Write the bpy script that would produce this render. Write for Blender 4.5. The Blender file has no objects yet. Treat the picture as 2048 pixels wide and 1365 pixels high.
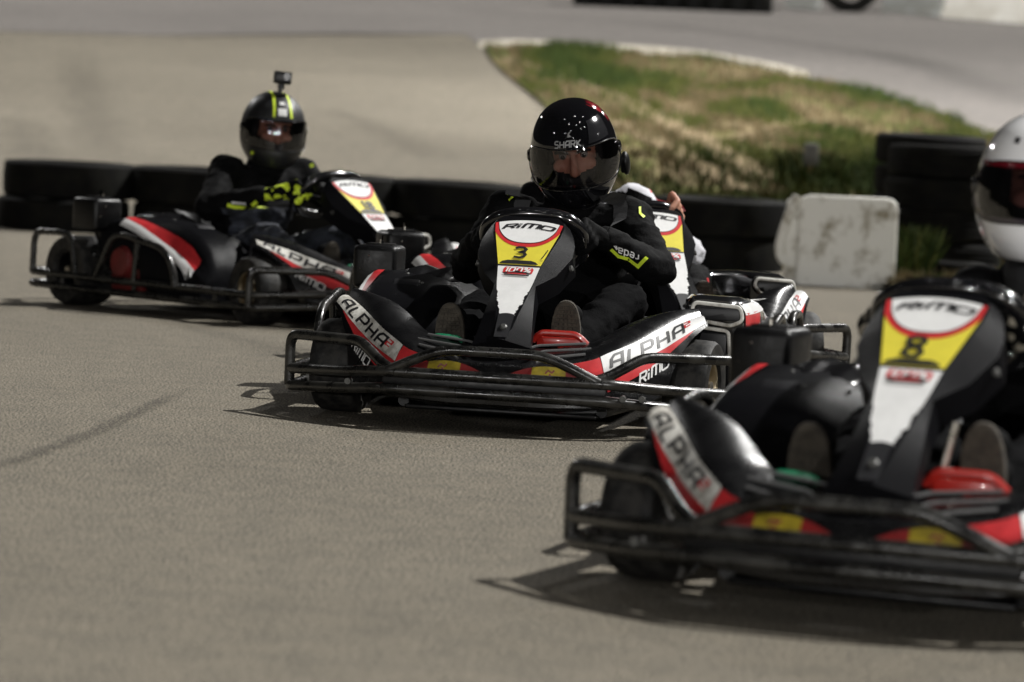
import bpy, bmesh, math, random
from mathutils import Vector, Matrix, noise
from mathutils.bvhtree import BVHTree
R=math.radians
random.seed(7)
scn=bpy.context.scene
COL=scn.collection
# ---------------------------------------------------------------- camera
CAM_H=.85
PITCH=math.atan((682.5-224)/7400.); ROLL=R(2.87); FPX=7400.
cd=bpy.data.cameras.new('camera'); cam=bpy.data.objects.new('camera',cd); COL.objects.link(cam)
fw=Vector((0,math.cos(PITCH),-math.sin(PITCH))); up0=Vector((0,math.sin(PITCH),math.cos(PITCH))); rt0=Vector((1,0,0))
rt=rt0*math.cos(ROLL)+up0*math.sin(ROLL); up=up0*math.cos(ROLL)-rt0*math.sin(ROLL)
m=Matrix((rt,up,-fw)).transposed().to_4x4(); m.translation=Vector((0,0,CAM_H)); cam.matrix_world=m
cd.lens=36*FPX/2048; cd.sensor_width=36; cd.clip_end=2000; cd.clip_start=.5
cd.dof.use_dof=True; cd.dof.focus_distance=10.25; cd.dof.aperture_fstop=4.0
scn.camera=cam
scn.view_settings.view_transform='Standard'; scn.view_settings.look='None'; scn.view_settings.gamma=1; scn.view_settings.exposure=0.47
# ---------------------------------------------------------------- world: a night sky, nearly black
SUN_EL=R(50); SUN_AZ=R(68)      # azimuth measured from +Y towards +X
w=bpy.data.worlds.new('World'); scn.world=w; w.use_nodes=True
nt=w.node_tree; nt.nodes.clear()
sky=nt.nodes.new('ShaderNodeTexSky'); sky.sky_type='NISHITA'; sky.sun_disc=False; sky.sun_elevation=SUN_EL; sky.sun_rotation=SUN_AZ
bg=nt.nodes.new('ShaderNodeBackground'); bg.inputs[1].default_value=.0010
mx=nt.nodes.new('ShaderNodeMixRGB'); mx.inputs[0].default_value=.7; mx.inputs[2].default_value=(9,8.2,7.4,1)
wo=nt.nodes.new('ShaderNodeOutputWorld')
nt.links.new(sky.outputs[0],mx.inputs[1]); nt.links.new(mx.outputs[0],bg.inputs[0]); nt.links.new(bg.outputs[0],wo.inputs[0])
# ---------------------------------------------------------------- the floodlight that throws the shadows
sd=bpy.data.lights.new('sun','SUN'); sd.energy=3.5; sd.angle=R(.5); sd.color=(1,.985,.955)
so=bpy.data.objects.new('sun',sd); COL.objects.link(so)
sdir=Vector((math.sin(SUN_AZ)*math.cos(SUN_EL),math.cos(SUN_AZ)*math.cos(SUN_EL),math.sin(SUN_EL)))
so.rotation_euler=sdir.to_track_quat('Z','Y').to_euler()
# floodlights known from bright points in helmets, plus unseen lamps added as fill
def flood(x,y,z,tx,ty,e,size=.5,c=(1,.985,.96),spread=180):
    l=bpy.data.lights.new('added_floodlight','AREA'); l.shape='RECTANGLE'; l.size=size; l.size_y=size*.7; l.energy=e; l.color=c; l.spread=R(spread)
    o=bpy.data.objects.new('added_floodlight',l); COL.objects.link(o); o.location=(x,y,z)
    d=Vector((x-tx,y-ty,z)); o.rotation_euler=d.to_track_quat('Z','Y').to_euler()
flood(-7,-9,2.5,0,12,330,.3)  # this and the next two: low fill lamps added for upright faces
flood(9,-9,2.8,0,12,620,.3)
flood(2.5,-14,2.6,0,12,520,.3)
flood(-13,4,8,0,12,18,.2)
flood(14,9,8,0,12,45,.25)
flood(-14,36,17,-6,31,180,spread=72)  # unseen lamp added to brighten the paving behind the karts
flood(10,36,17,3,28,560,spread=95)  # unseen lamp added to brighten the grass island
flood(-9,30,7,0,11,170,.3)  # this and the next: added behind the karts for rim highlights
flood(8,32,8,0,11,170,.3)
flood(-1,20,8,9,55,680,spread=60)  # unseen lamp added to light the far barriers
flood(-16,46,10,-7,48,250,spread=110)  # unseen lamp added to brighten the far left paving
# smaller, farther lamps
for x,y,z,e in ((-3,-4,13,15),(4.5,1,12,14),(-2.5,5,11,8),(1,2,14,9),(2.5,6,12,7),(-6,-2,9,8),(-1,-8,8,12),(6,4,11,9),(-4.5,8,13,8),(4,10,14,9),(0,9.5,12,7)): flood(x,y,z,0,11,e,.22)
# ---------------------------------------------------------------- helpers
def link(o,parent=None):
    COL.objects.link(o)
    if parent is not None: o.parent=parent
    return o
def shade(me,ang=None):
    for p in me.polygons: p.use_smooth=True
    if ang is not None:
        bm=bmesh.new(); bm.from_mesh(me)
        for e in bm.edges:
            if len(e.link_faces)==2 and e.calc_face_angle(0)>R(ang): e.smooth=False
        bm.to_mesh(me); bm.free()
def obj(name,bm,mats,parent=None,ang=35,label=None,recalc=True):
    if recalc: bmesh.ops.recalc_face_normals(bm,faces=bm.faces)
    me=bpy.data.meshes.new(name); bm.to_mesh(me); bm.free()
    if not isinstance(mats,(list,tuple)): mats=[mats]
    for mm in mats: me.materials.append(mm)
    shade(me,ang)
    o=bpy.data.objects.new(name,me); link(o,parent)
    if label: o['label']=label
    return o
def thing(name,label,cat,loc=(0,0,0),rz=0,group=None):
    o=bpy.data.objects.new(name,None); COL.objects.link(o); o.empty_display_size=.2
    o.location=loc; o.rotation_euler=(0,0,rz); o['label']=label; o['category']=cat
    if group: o['group']=group
    return o
def tag(o,label,cat,group=None):
    o['label']=label;o['category']=cat
    if group:o['group']=group
    return o
def cr(pts,n=8,closed=False):
    P=[Vector(p) for p in pts]; out=[]; N=len(P)
    for i in range(N if closed else N-1):
        p1=P[i];p2=P[(i+1)%N]
        p0=P[i-1] if (closed or i>0) else p1*2-p2
        p3=P[(i+2)%N] if (closed or i+2<N) else p2*2-p1
        for k in range(n):
            t=k/n
            out.append(.5*((2*p1)+(p2-p0)*t+(2*p0-5*p1+4*p2-p3)*t*t+(3*p1-p0-3*p2+p3)*t**3))
    if not closed: out.append(P[-1])
    return out
def fillet(pts,r,closed=False,n=5):
    P=[Vector(p) for p in pts]; out=[]; N=len(P)
    for i,p in enumerate(P):
        if not closed and i in(0,N-1): out.append(p); continue
        a=P[i-1]-p; b=P[(i+1)%N]-p
        d=min(r,a.length*.48,b.length*.48); a=p+a.normalized()*d; b=p+b.normalized()*d
        for k in range(n+1):
            t=k/n; out.append(a*(1-t)**2+p*2*t*(1-t)+b*t*t)
    return out
def tube(bm,pts,r,segs=12,closed=False,cap=True,rf=None):
    P=[Vector(p) for p in pts]; N=len(P); rings=[]; prev=None
    for i,p in enumerate(P):
        if closed: t=(P[(i+1)%N]-P[i-1])
        else: t=P[min(i+1,N-1)]-P[max(i-1,0)]
        if t.length<1e-9: t=Vector((0,0,1))
        t.normalize()
        if prev is None:
            a=Vector((0,0,1)) if abs(t.z)<.9 else Vector((1,0,0))
            u=(a-t*a.dot(t)).normalized()
        else:
            u=(prev-t*prev.dot(t)); u=u.normalized() if u.length>1e-6 else t.orthogonal().normalized()
        prev=u; v=t.cross(u); rr=rf(i/(N-1)) if rf else r
        rings.append([bm.verts.new(p+(u*math.cos(2*math.pi*k/segs)+v*math.sin(2*math.pi*k/segs))*rr) for k in range(segs)])
    for i in range(N if closed else N-1):
        A=rings[i];B=rings[(i+1)%N]
        sh=0
        if closed and i==N-1:
            sh=min(range(segs),key=lambda s:(A[0].co-B[s].co).length)
        for k in range(segs): bm.faces.new((A[k],A[(k+1)%segs],B[(k+1+sh)%segs],B[(k+sh)%segs]))
    if cap and not closed:
        bm.faces.new(rings[0][::-1]); bm.faces.new(rings[-1])
def box(bm,c,s,bev=0,rot=None,seg=2):
    mtx=Matrix.Translation(Vector(c))
    if rot is not None: mtx=mtx@rot.to_4x4()
    mtx=mtx@Matrix.Diagonal((s[0],s[1],s[2],1))
    r=bmesh.ops.create_cube(bm,size=1,matrix=mtx)
    if bev:
        es=list({e for v in r['verts'] for e in v.link_edges})
        bmesh.ops.bevel(bm,geom=es,offset=bev,segments=seg,affect='EDGES',profile=.5)
def lathe(bm,prof,M=None,segs=40,closed=False,a0=0):
    M=M or Matrix(); rings=[]
    for k in range(segs):
        a=a0+2*math.pi*k/segs
        rings.append([bm.verts.new(M@Vector((x,r*math.cos(a),r*math.sin(a)))) for x,r in prof])
    n=len(prof)
    for k in range(segs):
        A=rings[k];B=rings[(k+1)%segs]
        for i in range(n if closed else n-1):
            j=(i+1)%n
            bm.faces.new((A[i],A[j],B[j],B[i]))
def ell(bm,c,r,rot=None,sub=3):
    mtx=Matrix.Translation(Vector(c))
    if rot is not None: mtx=mtx@rot.to_4x4()
    mtx=mtx@Matrix.Diagonal((r[0],r[1],r[2],1))
    bmesh.ops.create_icosphere(bm,subdivisions=sub,radius=1,matrix=mtx)
def cap(bm,a,b,ra,rb,sub=2):
    a=Vector(a);b=Vector(b);n=6
    for k in range(n+1):
        t=k/n; ell(bm,a.lerp(b,t),(ra+(rb-ra)*t,)*3,sub=sub) if k in(0,n) else None
    tube(bm,[a,b],1,14,rf=lambda t:ra+(rb-ra)*t)
def remesh(bm,vox,smooth=6,sf=.5):
    me=bpy.data.meshes.new('tmp'); bm.to_mesh(me); bm.free()
    o=bpy.data.objects.new('tmp',me); COL.objects.link(o)
    md=o.modifiers.new('r','REMESH'); md.mode='VOXEL'; md.voxel_size=vox; md.adaptivity=0
    ms=o.modifiers.new('s','SMOOTH'); ms.factor=sf; ms.iterations=smooth
    dg=bpy.context.evaluated_depsgraph_get()
    out=bpy.data.meshes.new_from_object(o.evaluated_get(dg))
    bpy.data.objects.remove(o); bpy.data.meshes.remove(me)
    return out
def meshobj(name,me,mats,parent,label=None,fc=None):
    me.materials.clear()
    for mm in (mats if isinstance(mats,(list,tuple)) else [mats]): me.materials.append(mm)
    me.name=name
    for p in me.polygons:
        p.use_smooth=True
        if fc: p.material_index=fc(p.center)
    o=bpy.data.objects.new(name,me); link(o,parent)
    if label:o['label']=label
    return o
def wrinkle(me,amp,sc,f=None):
    vs=me.vertices; no=[v.normal.copy() for v in vs]
    for v,n in zip(vs,no):
        p=v.co
        k=f(p) if f else 1
        if k<=0: continue
        q=Vector((p.x*sc,p.y*sc,p.z*sc*2.2))
        r=1-abs(noise.noise(q))*2.2; r2=noise.noise(q*2.3+Vector((5,1,2)))
        v.co=p+n*amp*k*(r*.7+r2*.45-.3)
def bvh(me,M=None):
    vs=[(M@v.co if M else v.co) for v in me.vertices]
    return BVHTree.FromPolygons(vs,[p.vertices for p in me.polygons])
# ---- flat strokes and letters in 2D
def strip2(pts,w,step=.0,closed=False):
    P=[Vector((p[0],p[1])) for p in pts]
    if step:
        Q=[P[0]]
        for a,b in zip(P,P[1:]):
            n=max(1,int((b-a).length/step)); Q+=[a.lerp(b,(k+1)/n) for k in range(n)]
        P=Q
    L=[];Rr=[]
    N=len(P)
    for i,p in enumerate(P):
        a=(P[i]-P[i-1]).normalized() if i>0 else (P[1]-P[0]).normalized()
        b=(P[i+1]-P[i]).normalized() if i<N-1 else a
        t=(a+b); t=t.normalized() if t.length>1e-6 else a
        nrm=Vector((-t.y,t.x)); c=max(.45,nrm.dot(Vector((-a.y,a.x))))
        L.append(p+nrm*w/2/c);Rr.append(p-nrm*w/2/c)
    return [(L[i],Rr[i],Rr[i+1],L[i+1]) for i in range(N-1)]
G={'A':(.8,[[(0,0),(0,.72),(.2,1),(.72,1),(.72,0)],[(0,.42),(.72,.42)]]),
'L':(.62,[[(.08,1),(.0,.12),(.1,0),(.6,0)]]),
'P':(.8,[[(0,0),(.0,1),(.6,1),(.72,.85),(.72,.55),(.6,.42),(.1,.42)]]),
'H':(.8,[[(0,0),(0,1)],[(.72,0),(.72,1)],[(0,.48),(.72,.48)]]),
'2':(.6,[[(0,1),(.55,1),(.55,.5),(0,.5),(0,0),(.55,0)]]),
'R':(.85,[[(0,0),(.0,1),(.65,1),(.75,.85),(.65,.5),(.1,.5)],[(.35,.5),(.75,0)]]),
'i':(.22,[[(0,0),(0,.62)],[(0,.82),(0,1)]]),
'M':(1.15,[[(0,0),(.0,.9),(.1,1),(1.0,1),(1.05,.9),(1.05,0)],[(.52,1),(.52,0)]]),
'O':(.95,[[(.1,0),(0,.15),(0,.85),(.12,1),(.75,1),(.87,.85),(.87,.15),(.75,0),(.1,0)]]),
'S':(.75,[[(.65,1),(.1,1),(0,.85),(0,.6),(.1,.5),(.55,.5),(.65,.38),(.65,.12),(.55,0),(0,0)]]),
'K':(.8,[[(0,0),(0,1)],[(.68,1),(.1,.5),(.7,0)]]),
'1':(.35,[[(0,.8),(.18,1),(.18,0)]]),
'0':(.75,[[(.1,0),(0,.15),(0,.85),(.1,1),(.5,1),(.6,.85),(.6,.15),(.5,0),(.1,0)]]),
'%':(.9,[[(.75,1),(.1,0)],[(0,.65),(0,1),(.25,1),(.25,.65),(0,.65)],[(.55,0),(.55,.35),(.8,.35),(.8,0),(.55,0)]]),
'3':(.8,[[(.0,.88),(.2,1),(.5,.99),(.68,.82),(.6,.62),(.3,.53),(.58,.5),(.7,.3),(.6,.1),(.35,0),(.0,.06)]]),
'8':(.8,[[(.35,.53),(.08,.65),(.05,.88),(.3,1),(.58,.95),(.65,.75),(.4,.56),(.1,.4),(.0,.18),(.2,0),(.5,.0),(.66,.2),(.55,.42),(.33,.53)]]),
'r':(.5,[[(0,0),(0,.6)],[(0,.45),(.15,.6),(.4,.6)]]),
'e':(.65,[[(.0,.32),(.5,.32),(.5,.5),(.4,.62),(.1,.62),(0,.5),(0,.12),(.1,0),(.45,0)]]),
'd':(.65,[[(.5,1),(.5,0),(.1,0),(0,.1),(0,.5),(.1,.6),(.5,.6)]]),
'a':(.65,[[(.05,.62),(.45,.62),(.5,.5),(.5,0),(.1,0),(0,.1),(0,.3),(.5,.35)]]),
'T':(.75,[[(0,1),(.7,1)],[(.35,1),(.35,0)]]),'E':(.7,[[(.6,1),(0,1),(0,0),(.6,0)],[(0,.5),(.5,.5)]]),
' ':(.4,[])}
def text2(s,w=.16,shear=0,step=.0,gap=.22):
    x=0;out=[]
    for ch in s:
        wd,ps=G[ch]
        for p in ps:
            out+=strip2([(x+a+b*shear,b) for a,b in p],w,step)
        x+=wd+gap
    return out,x-gap
def quads(bm,qs,f,mi=0):
    for q in qs:
        try:
            fc=bm.faces.new([bm.verts.new(f(p[0],p[1])) for p in q]); fc.material_index=mi
        except ValueError: pass
def gridmap(bm,f,n,k,mi=0):
    V=[[bm.verts.new(f(i/n,j/k)) for j in range(k+1)] for i in range(n+1)]
    for i in range(n):
        for j in range(k):
            fc=bm.faces.new((V[i][j],V[i+1][j],V[i+1][j+1],V[i][j+1])); fc.material_index=mi
# ---------------------------------------------------------------- materials
MAT={}
def mat(name,col,rough=.5,metal=0,coat=0,spec=.5,bump=0,bscale=60,var=0,vscale=8,col2=None,rvar=0,trans=None,sheen=0):
    m=bpy.data.materials.new(name); m.use_nodes=True; t=m.node_tree; b=t.nodes['Principled BSDF']
    b.inputs['Base Color'].default_value=(*col,1); b.inputs['Roughness'].default_value=rough; b.inputs['Metallic'].default_value=metal
    b.inputs['Coat Weight'].default_value=coat; b.inputs['Coat Roughness'].default_value=.04; b.inputs['Specular IOR Level'].default_value=spec
    if sheen: b.inputs['Sheen Weight'].default_value=sheen
    tc=t.nodes.new('ShaderNodeTexCoord')
    if var or col2 or rvar:
        n=t.nodes.new('ShaderNodeTexNoise'); n.inputs['Scale'].default_value=vscale; n.inputs['Detail'].default_value=6; n.inputs['Roughness'].default_value=.65
        t.links.new(tc.outputs['Object'],n.inputs['Vector'])
        r=t.nodes.new('ShaderNodeValToRGB'); r.color_ramp.elements[0].position=.42; r.color_ramp.elements[1].position=.62
        c2=col2 or tuple(c*(1-var) for c in col)
        r.color_ramp.elements[0].color=(*col,1); r.color_ramp.elements[1].color=(*c2,1)
        t.links.new(n.outputs[0],r.inputs[0]); t.links.new(r.outputs[0],b.inputs['Base Color'])
        if rvar:
            mr=t.nodes.new('ShaderNodeMapRange'); mr.inputs[1].default_value=.35; mr.inputs[2].default_value=.65
            mr.inputs[3].default_value=rough; mr.inputs[4].default_value=min(1,rough+rvar)
            t.links.new(n.outputs[0],mr.inputs[0]); t.links.new(mr.outputs[0],b.inputs['Roughness'])
    if bump:
        n2=t.nodes.new('ShaderNodeTexNoise'); n2.inputs['Scale'].default_value=bscale; n2.inputs['Detail'].default_value=5
        t.links.new(tc.outputs['Object'],n2.inputs['Vector'])
        bp=t.nodes.new('ShaderNodeBump'); bp.inputs['Strength'].default_value=bump; bp.inputs['Distance'].default_value=.004
        t.links.new(n2.outputs[0],bp.inputs['Height']); t.links.new(bp.outputs[0],b.inputs['Normal'])
    MAT[name]=m; return m
STEEL=mat('bumper_black',(.005,.005,.005),.17,.0,0,.6,bump=.25,bscale=38,col2=(.03,.029,.026),vscale=14,rvar=.22)
PLAS=mat('black_plastic',(.004,.004,.0045),.28,0,0,.33,bump=.12,bscale=120,var=.4,vscale=12,rvar=.2)
GREY=mat('textured_plastic',(.006,.006,.007),.30,0,0,.035,bump=.2,bscale=400,rvar=.12)
GLOSS=mat('gloss_black',(.007,.007,.008),.12,0,.8,.6,rvar=.12,vscale=5)
RUB=mat('tyre_rubber',(.005,.005,.005),.6,0,0,.35,bump=.4,bscale=50,col2=(.03,.028,.025),vscale=30)
OLDRUB=mat('old_tyre_rubber',(.0035,.0035,.0035),.8,0,0,.12,bump=.5,bscale=20,col2=(.008,.0078,.006),vscale=6)
WHITE=mat('white_vinyl',(.80,.80,.79),.35,0,0,.4,var=.08,vscale=20)
WORN_GLINT=mat('worn_vinyl_and_glint',(.74,.73,.68),.4,0,0,.4,col2=(.36,.34,.30),vscale=22)  # worn vinyl, also the colour of the painted pod-edge highlights
RED=mat('red_vinyl',(.62,.035,.04),.35,0,0,.4,var=.25,vscale=15)
YEL=mat('yellow_vinyl',(.76,.66,.065),.38,0,0,.4,var=.1,vscale=10)
INK=mat('black_ink',(.012,.012,.014),.45)
DKRED=mat('shaded_red_vinyl',(.22,.014,.014),.4,var=.4,vscale=12)  # shade put into the red, offsetting the low front lamps
DKYEL=mat('shaded_yellow_vinyl',(.34,.26,.02),.4,var=.4,vscale=25)  # yellow darkened in the same way, shade in the colour
REDPL=mat('red_paint',(.38,.018,.012),.3,0,.4,.5)
GREEN=mat('green_paint',(.01,.22,.10),.35)
CHROME=mat('bare_metal',(.55,.52,.46),.22,1,rvar=.2,vscale=20)
GOLD=mat('brass_rim',(.42,.35,.24),.35,1)
BOLT=mat('dull_bolt',(.10,.10,.095),.5,.6)
ENG=mat('engine_metal',(.08,.08,.078),.45,.7,bump=.5,bscale=60)
REDENG=mat('red_engine_cover',(.16,.02,.018),.5,var=.5,vscale=14)
SOLE=mat('shoe_sole',(.055,.046,.034),.85,bump=.5,bscale=90,col2=(.03,.025,.019),vscale=60)
CLOTH=mat('black_suit',(.003,.003,.0034),.8,0,0,.10,bump=.5,bscale=140,sheen=0,var=.4,vscale=10)
DENIM=mat('dark_trousers',(.005,.005,.0055),.9,0,0,.06,bump=.5,bscale=180)
JEAN=mat('blue_grey_denim',(.035,.04,.055),.9,bump=.6,bscale=60,col2=(.008,.009,.012),vscale=18)
FLUO=mat('fluorescent_piping',(.62,.78,.04),.55)
WSUIT=mat('white_suit',(.62,.62,.66),.7,bump=.5,bscale=80,sheen=.1)
LINING=mat('helmet_lining',(.012,.012,.013),.9)
SKIN=mat('skin',(.50,.25,.17),.5,0,0,.4,bump=.15,bscale=150,col2=(.42,.19,.13),vscale=18)
SKIN.node_tree.nodes['Principled BSDF'].inputs['Subsurface Weight'].default_value=.08
EYE=mat('eye',(.20,.18,.17),.2); IRIS=mat('iris',(.02,.02,.02),.15); HAIR=mat('dark_hair',(.02,.015,.01),.8)
HBLK=mat('gloss_black_helmet',(.004,.004,.005),.05,0,1,.6)
HRED=mat('red_helmet_graphic',(.35,.008,.015),.12,0,1,.5,col2=(.02,.002,.004),vscale=28)
HMAT=mat('satin_black_helmet',(.012,.012,.013),.42,0,0,.5)
HWHT=mat('white_helmet',(.88,.88,.89),.10,0,1,.5)
STRAP=mat('grey_webbing',(.035,.035,.037),.8,bump=.6,bscale=300)
def visor(name,tint,refl=.07):
    m=bpy.data.materials.new(name); m.use_nodes=True; t=m.node_tree; t.nodes.clear()
    o=t.nodes.new('ShaderNodeOutputMaterial'); mx=t.nodes.new('ShaderNodeMixShader'); tr=t.nodes.new('ShaderNodeBsdfTransparent'); gl=t.nodes.new('ShaderNodeBsdfGlossy')
    fr=t.nodes.new('ShaderNodeFresnel'); fr.inputs[0].default_value=1.5; ad=t.nodes.new('ShaderNodeMath'); ad.operation='ADD'; ad.inputs[1].default_value=refl-.04; ad.use_clamp=True
    tr.inputs[0].default_value=(*tint,1); gl.inputs['Roughness'].default_value=.05
    t.links.new(fr.outputs[0],ad.inputs[0]); t.links.new(ad.outputs[0],mx.inputs[0]); t.links.new(tr.outputs[0],mx.inputs[1]); t.links.new(gl.outputs[0],mx.inputs[2]); t.links.new(mx.outputs[0],o.inputs[0])
    return m
VIS=visor('smoked_visor',(.58,.55,.56)); VISD=visor('dark_visor',(.34,.31,.34),.12)
exec_marker=0
# ================================================================ SETTING
def gz(x,y):
    d=y-20.6-.10*x*0
    if d<=0: return 0.0
    s=.078
    z=s*d-s*.9*(1-math.exp(-d/.9)) 
    if y>85: z-= s*(y-85)*.75
    return z
def ray(px,py):
    x=px-1024;y=py-682.5
    return (fw+rt*(x/FPX)-up*(y/FPX))
def onground(px,py,dz=0):
    d=ray(px,py); o=Vector((0,0,CAM_H)); a,b=4.,None
    t=4.
    while t<400:
        p=o+d*t
        if p.z<=gz(p.x,p.y)+dz: break
        t+=.25
    lo,hi=t-.25,t
    for _ in range(30):
        mid=(lo+hi)/2;p=o+d*mid
        if p.z<=gz(p.x,p.y)+dz: hi=mid
        else: lo=mid
    p=o+d*hi; return Vector((p.x,p.y,gz(p.x,p.y)))
def nodes_asphalt(name,c1,c2,c3,sc=900,big=.35,mark=0):
    m=bpy.data.materials.new(name); m.use_nodes=True; t=m.node_tree; b=t.nodes['Principled BSDF']
    tc=t.nodes.new('ShaderNodeTexCoord')
    v=t.nodes.new('ShaderNodeTexVoronoi'); v.inputs['Scale'].default_value=sc; t.links.new(tc.outputs['Object'],v.inputs['Vector'])
    n=t.nodes.new('ShaderNodeTexNoise'); n.inputs['Scale'].default_value=sc*.42; n.inputs['Detail'].default_value=5; n.inputs['Roughness'].default_value=.75; t.links.new(tc.outputs['Object'],n.inputs['Vector'])
    n2=t.nodes.new('ShaderNodeTexNoise'); n2.inputs['Scale'].default_value=big; n2.inputs['Detail'].default_value=8; n2.inputs['Roughness'].default_value=.6; t.links.new(tc.outputs['Object'],n2.inputs['Vector'])
    n3=t.nodes.new('ShaderNodeTexNoise'); n3.inputs['Scale'].default_value=170; n3.inputs['Detail'].default_value=2; t.links.new(tc.outputs['Object'],n3.inputs['Vector'])
    mm=t.nodes.new('ShaderNodeMix'); mm.inputs[0].default_value=.55; t.links.new(n.outputs[0],mm.inputs[2]); t.links.new(n3.outputs[0],mm.inputs[3])
    r=t.nodes.new('ShaderNodeValToRGB'); e=r.color_ramp.elements; e[0].position=.44; e[0].color=(*c1,1); e[1].position=.485; e[1].color=(*c2,1)
    e2=r.color_ramp.elements.new(.58); e2.color=(*c3,1)
    t.links.new(mm.outputs[0],r.inputs[0])
    hv=t.nodes.new('ShaderNodeMapRange'); hv.inputs[1].default_value=.3; hv.inputs[2].default_value=.7; hv.inputs[3].default_value=.86; hv.inputs[4].default_value=1.12
    t.links.new(n2.outputs[0],hv.inputs[0])
    n4=t.nodes.new('ShaderNodeTexNoise'); n4.inputs['Scale'].default_value=9; n4.inputs['Detail'].default_value=4; n4.inputs['Roughness'].default_value=.7; t.links.new(tc.outputs['Object'],n4.inputs['Vector'])
    tr_=t.nodes.new('ShaderNodeValToRGB'); ee=tr_.color_ramp.elements; ee[0].position=.38; ee[0].color=(.80,.80,.79,1); ee[1].position=.62; ee[1].color=(1.0,.985,.955,1)
    t.links.new(n4.outputs[0],tr_.inputs[0]); mu=t.nodes.new('ShaderNodeMixRGB'); mu.blend_type='MULTIPLY'; mu.inputs[0].default_value=1; t.links.new(r.outputs[0],mu.inputs[1]); t.links.new(tr_.outputs[0],mu.inputs[2])
    hs=t.nodes.new('ShaderNodeHueSaturation'); t.links.new(mu.outputs[0],hs.inputs['Color']); t.links.new(hv.outputs[0],hs.inputs['Value'])
    t.links.new(hs.outputs[0],b.inputs['Base Color']); b.inputs['Roughness'].default_value=.88; b.inputs['Specular IOR Level'].default_value=.25
    bp=t.nodes.new('ShaderNodeBump'); bp.inputs['Strength'].default_value=.5; bp.inputs['Distance'].default_value=.003
    t.links.new(mm.outputs[0],bp.inputs['Height']); t.links.new(bp.outputs[0],b.inputs['Normal'])
    return m
ASPH=nodes_asphalt('track_asphalt',(.012,.011,.009),(.130,.115,.090),(.36,.324,.26),sc=300)
ASPH2=nodes_asphalt('upper_track_asphalt',(.06,.055,.053),(.16,.147,.138),(.30,.28,.265),sc=210,big=.2)
def sheet(name,x0,x1,y0,y1,nx,ny,dz,m,dip=None):
    bm=bmesh.new(); V=[]
    for j in range(ny+1):
        t=j/ny; y=y0+(y1-y0)*t**1.6; V.append([])
        for i in range(nx+1):
            x=x0+(x1-x0)*i/nx; V[-1].append(bm.verts.new((x,y,gz(x,y)+dz)))
    for j in range(ny):
        for i in range(nx): bm.faces.new((V[j][i],V[j][i+1],V[j+1][i+1],V[j+1][i]))
    o=obj(name,bm,m,ang=None); o['kind']='structure'; return o
sheet('ground',-300,300,-60,420,40,160,0,ASPH)
def poly_sheet(name,px,dz,m,sub=5,extra=None):
    """polygon given by its outline on the ground"""
    P=[onground(a,b) if not isinstance(a,Vector) else a for a,b in px]
    bm=bmesh.new(); vs=[bm.verts.new((p.x,p.y,0)) for p in P]
    f=bm.faces.new(vs); bmesh.ops.triangulate(bm,faces=[f])
    bmesh.ops.subdivide_edges(bm,edges=bm.edges[:],cuts=sub,use_grid_fill=True)
    for v in bm.verts: v.co.z=gz(v.co.x,v.co.y)+dz
    for f in bm.faces:
        if f.normal.z<0: f.normal_flip()
    o=obj(name,bm,m,ang=None,recalc=False); return o
# upper piece of track: greyer asphalt
pts=[(-60,62),(300,72),(700,66),(930,70),(965,95)]
pts+=[(1180,97),(1400,113),(1580,143),(1740,190),(1870,230),(1960,268),(2110,325)]
far=[Vector((16,62,0)),Vector((10,84,0)),Vector((-14,84,0))]
P=[(a,b) for a,b in pts]+[(v,0) for v in far]
o=poly_sheet('upper_track',P,.006,ASPH2,sub=6); o['kind']='structure'
# grass island
def grass_mat():
    m=bpy.data.materials.new('grass_and_dry_earth'); m.use_nodes=True; t=m.node_tree; b=t.nodes['Principled BSDF']; b.inputs['Roughness'].default_value=.95; b.inputs['Specular IOR Level'].default_value=.1
    tc=t.nodes.new('ShaderNodeTexCoord'); mp=t.nodes.new('ShaderNodeMapping'); mp.inputs['Scale'].default_value=(1,.35,1); t.links.new(tc.outputs['Object'],mp.inputs[0])
    n=t.nodes.new('ShaderNodeTexNoise'); n.inputs['Scale'].default_value=1.5; n.inputs['Detail'].default_value=7; n.inputs['Roughness'].default_value=.62; n.inputs['Distortion'].default_value=.4
    t.links.new(mp.outputs[0],n.inputs[0])
    r=t.nodes.new('ShaderNodeValToRGB'); e=r.color_ramp.elements; e[0].position=.36; e[0].color=(.045,.062,.014,1); e[1].position=.66; e[1].color=(.16,.12,.072,1)
    a=e.new(.47); a.color=(.083,.09,.025,1); c=e.new(.54); c.color=(.17,.14,.07,1)
    t.links.new(n.outputs[0],r.inputs[0]); t.links.new(r.outputs[0],b.inputs['Base Color'])
    return m
GRM=grass_mat()
DIRT=mat('dry_straw_earth',(.19,.145,.088),.95,spec=.1,col2=(.12,.095,.05),vscale=6)
gout=[(968,96),(985,125),(1012,152),(1050,182),(1085,212),(1125,262),(1165,320),(1200,400),(1240,430),(1560,440),(1700,475),(1768,545),(1786,588),(1900,600),(2110,600),(2110,330),(1960,272),(1870,236),(1740,196),(1600,158),(1540,144),(1400,122),(1180,106)]
gr=poly_sheet('grass_island',gout,.03,GRM,sub=6); gr['kind']='structure'
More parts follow.
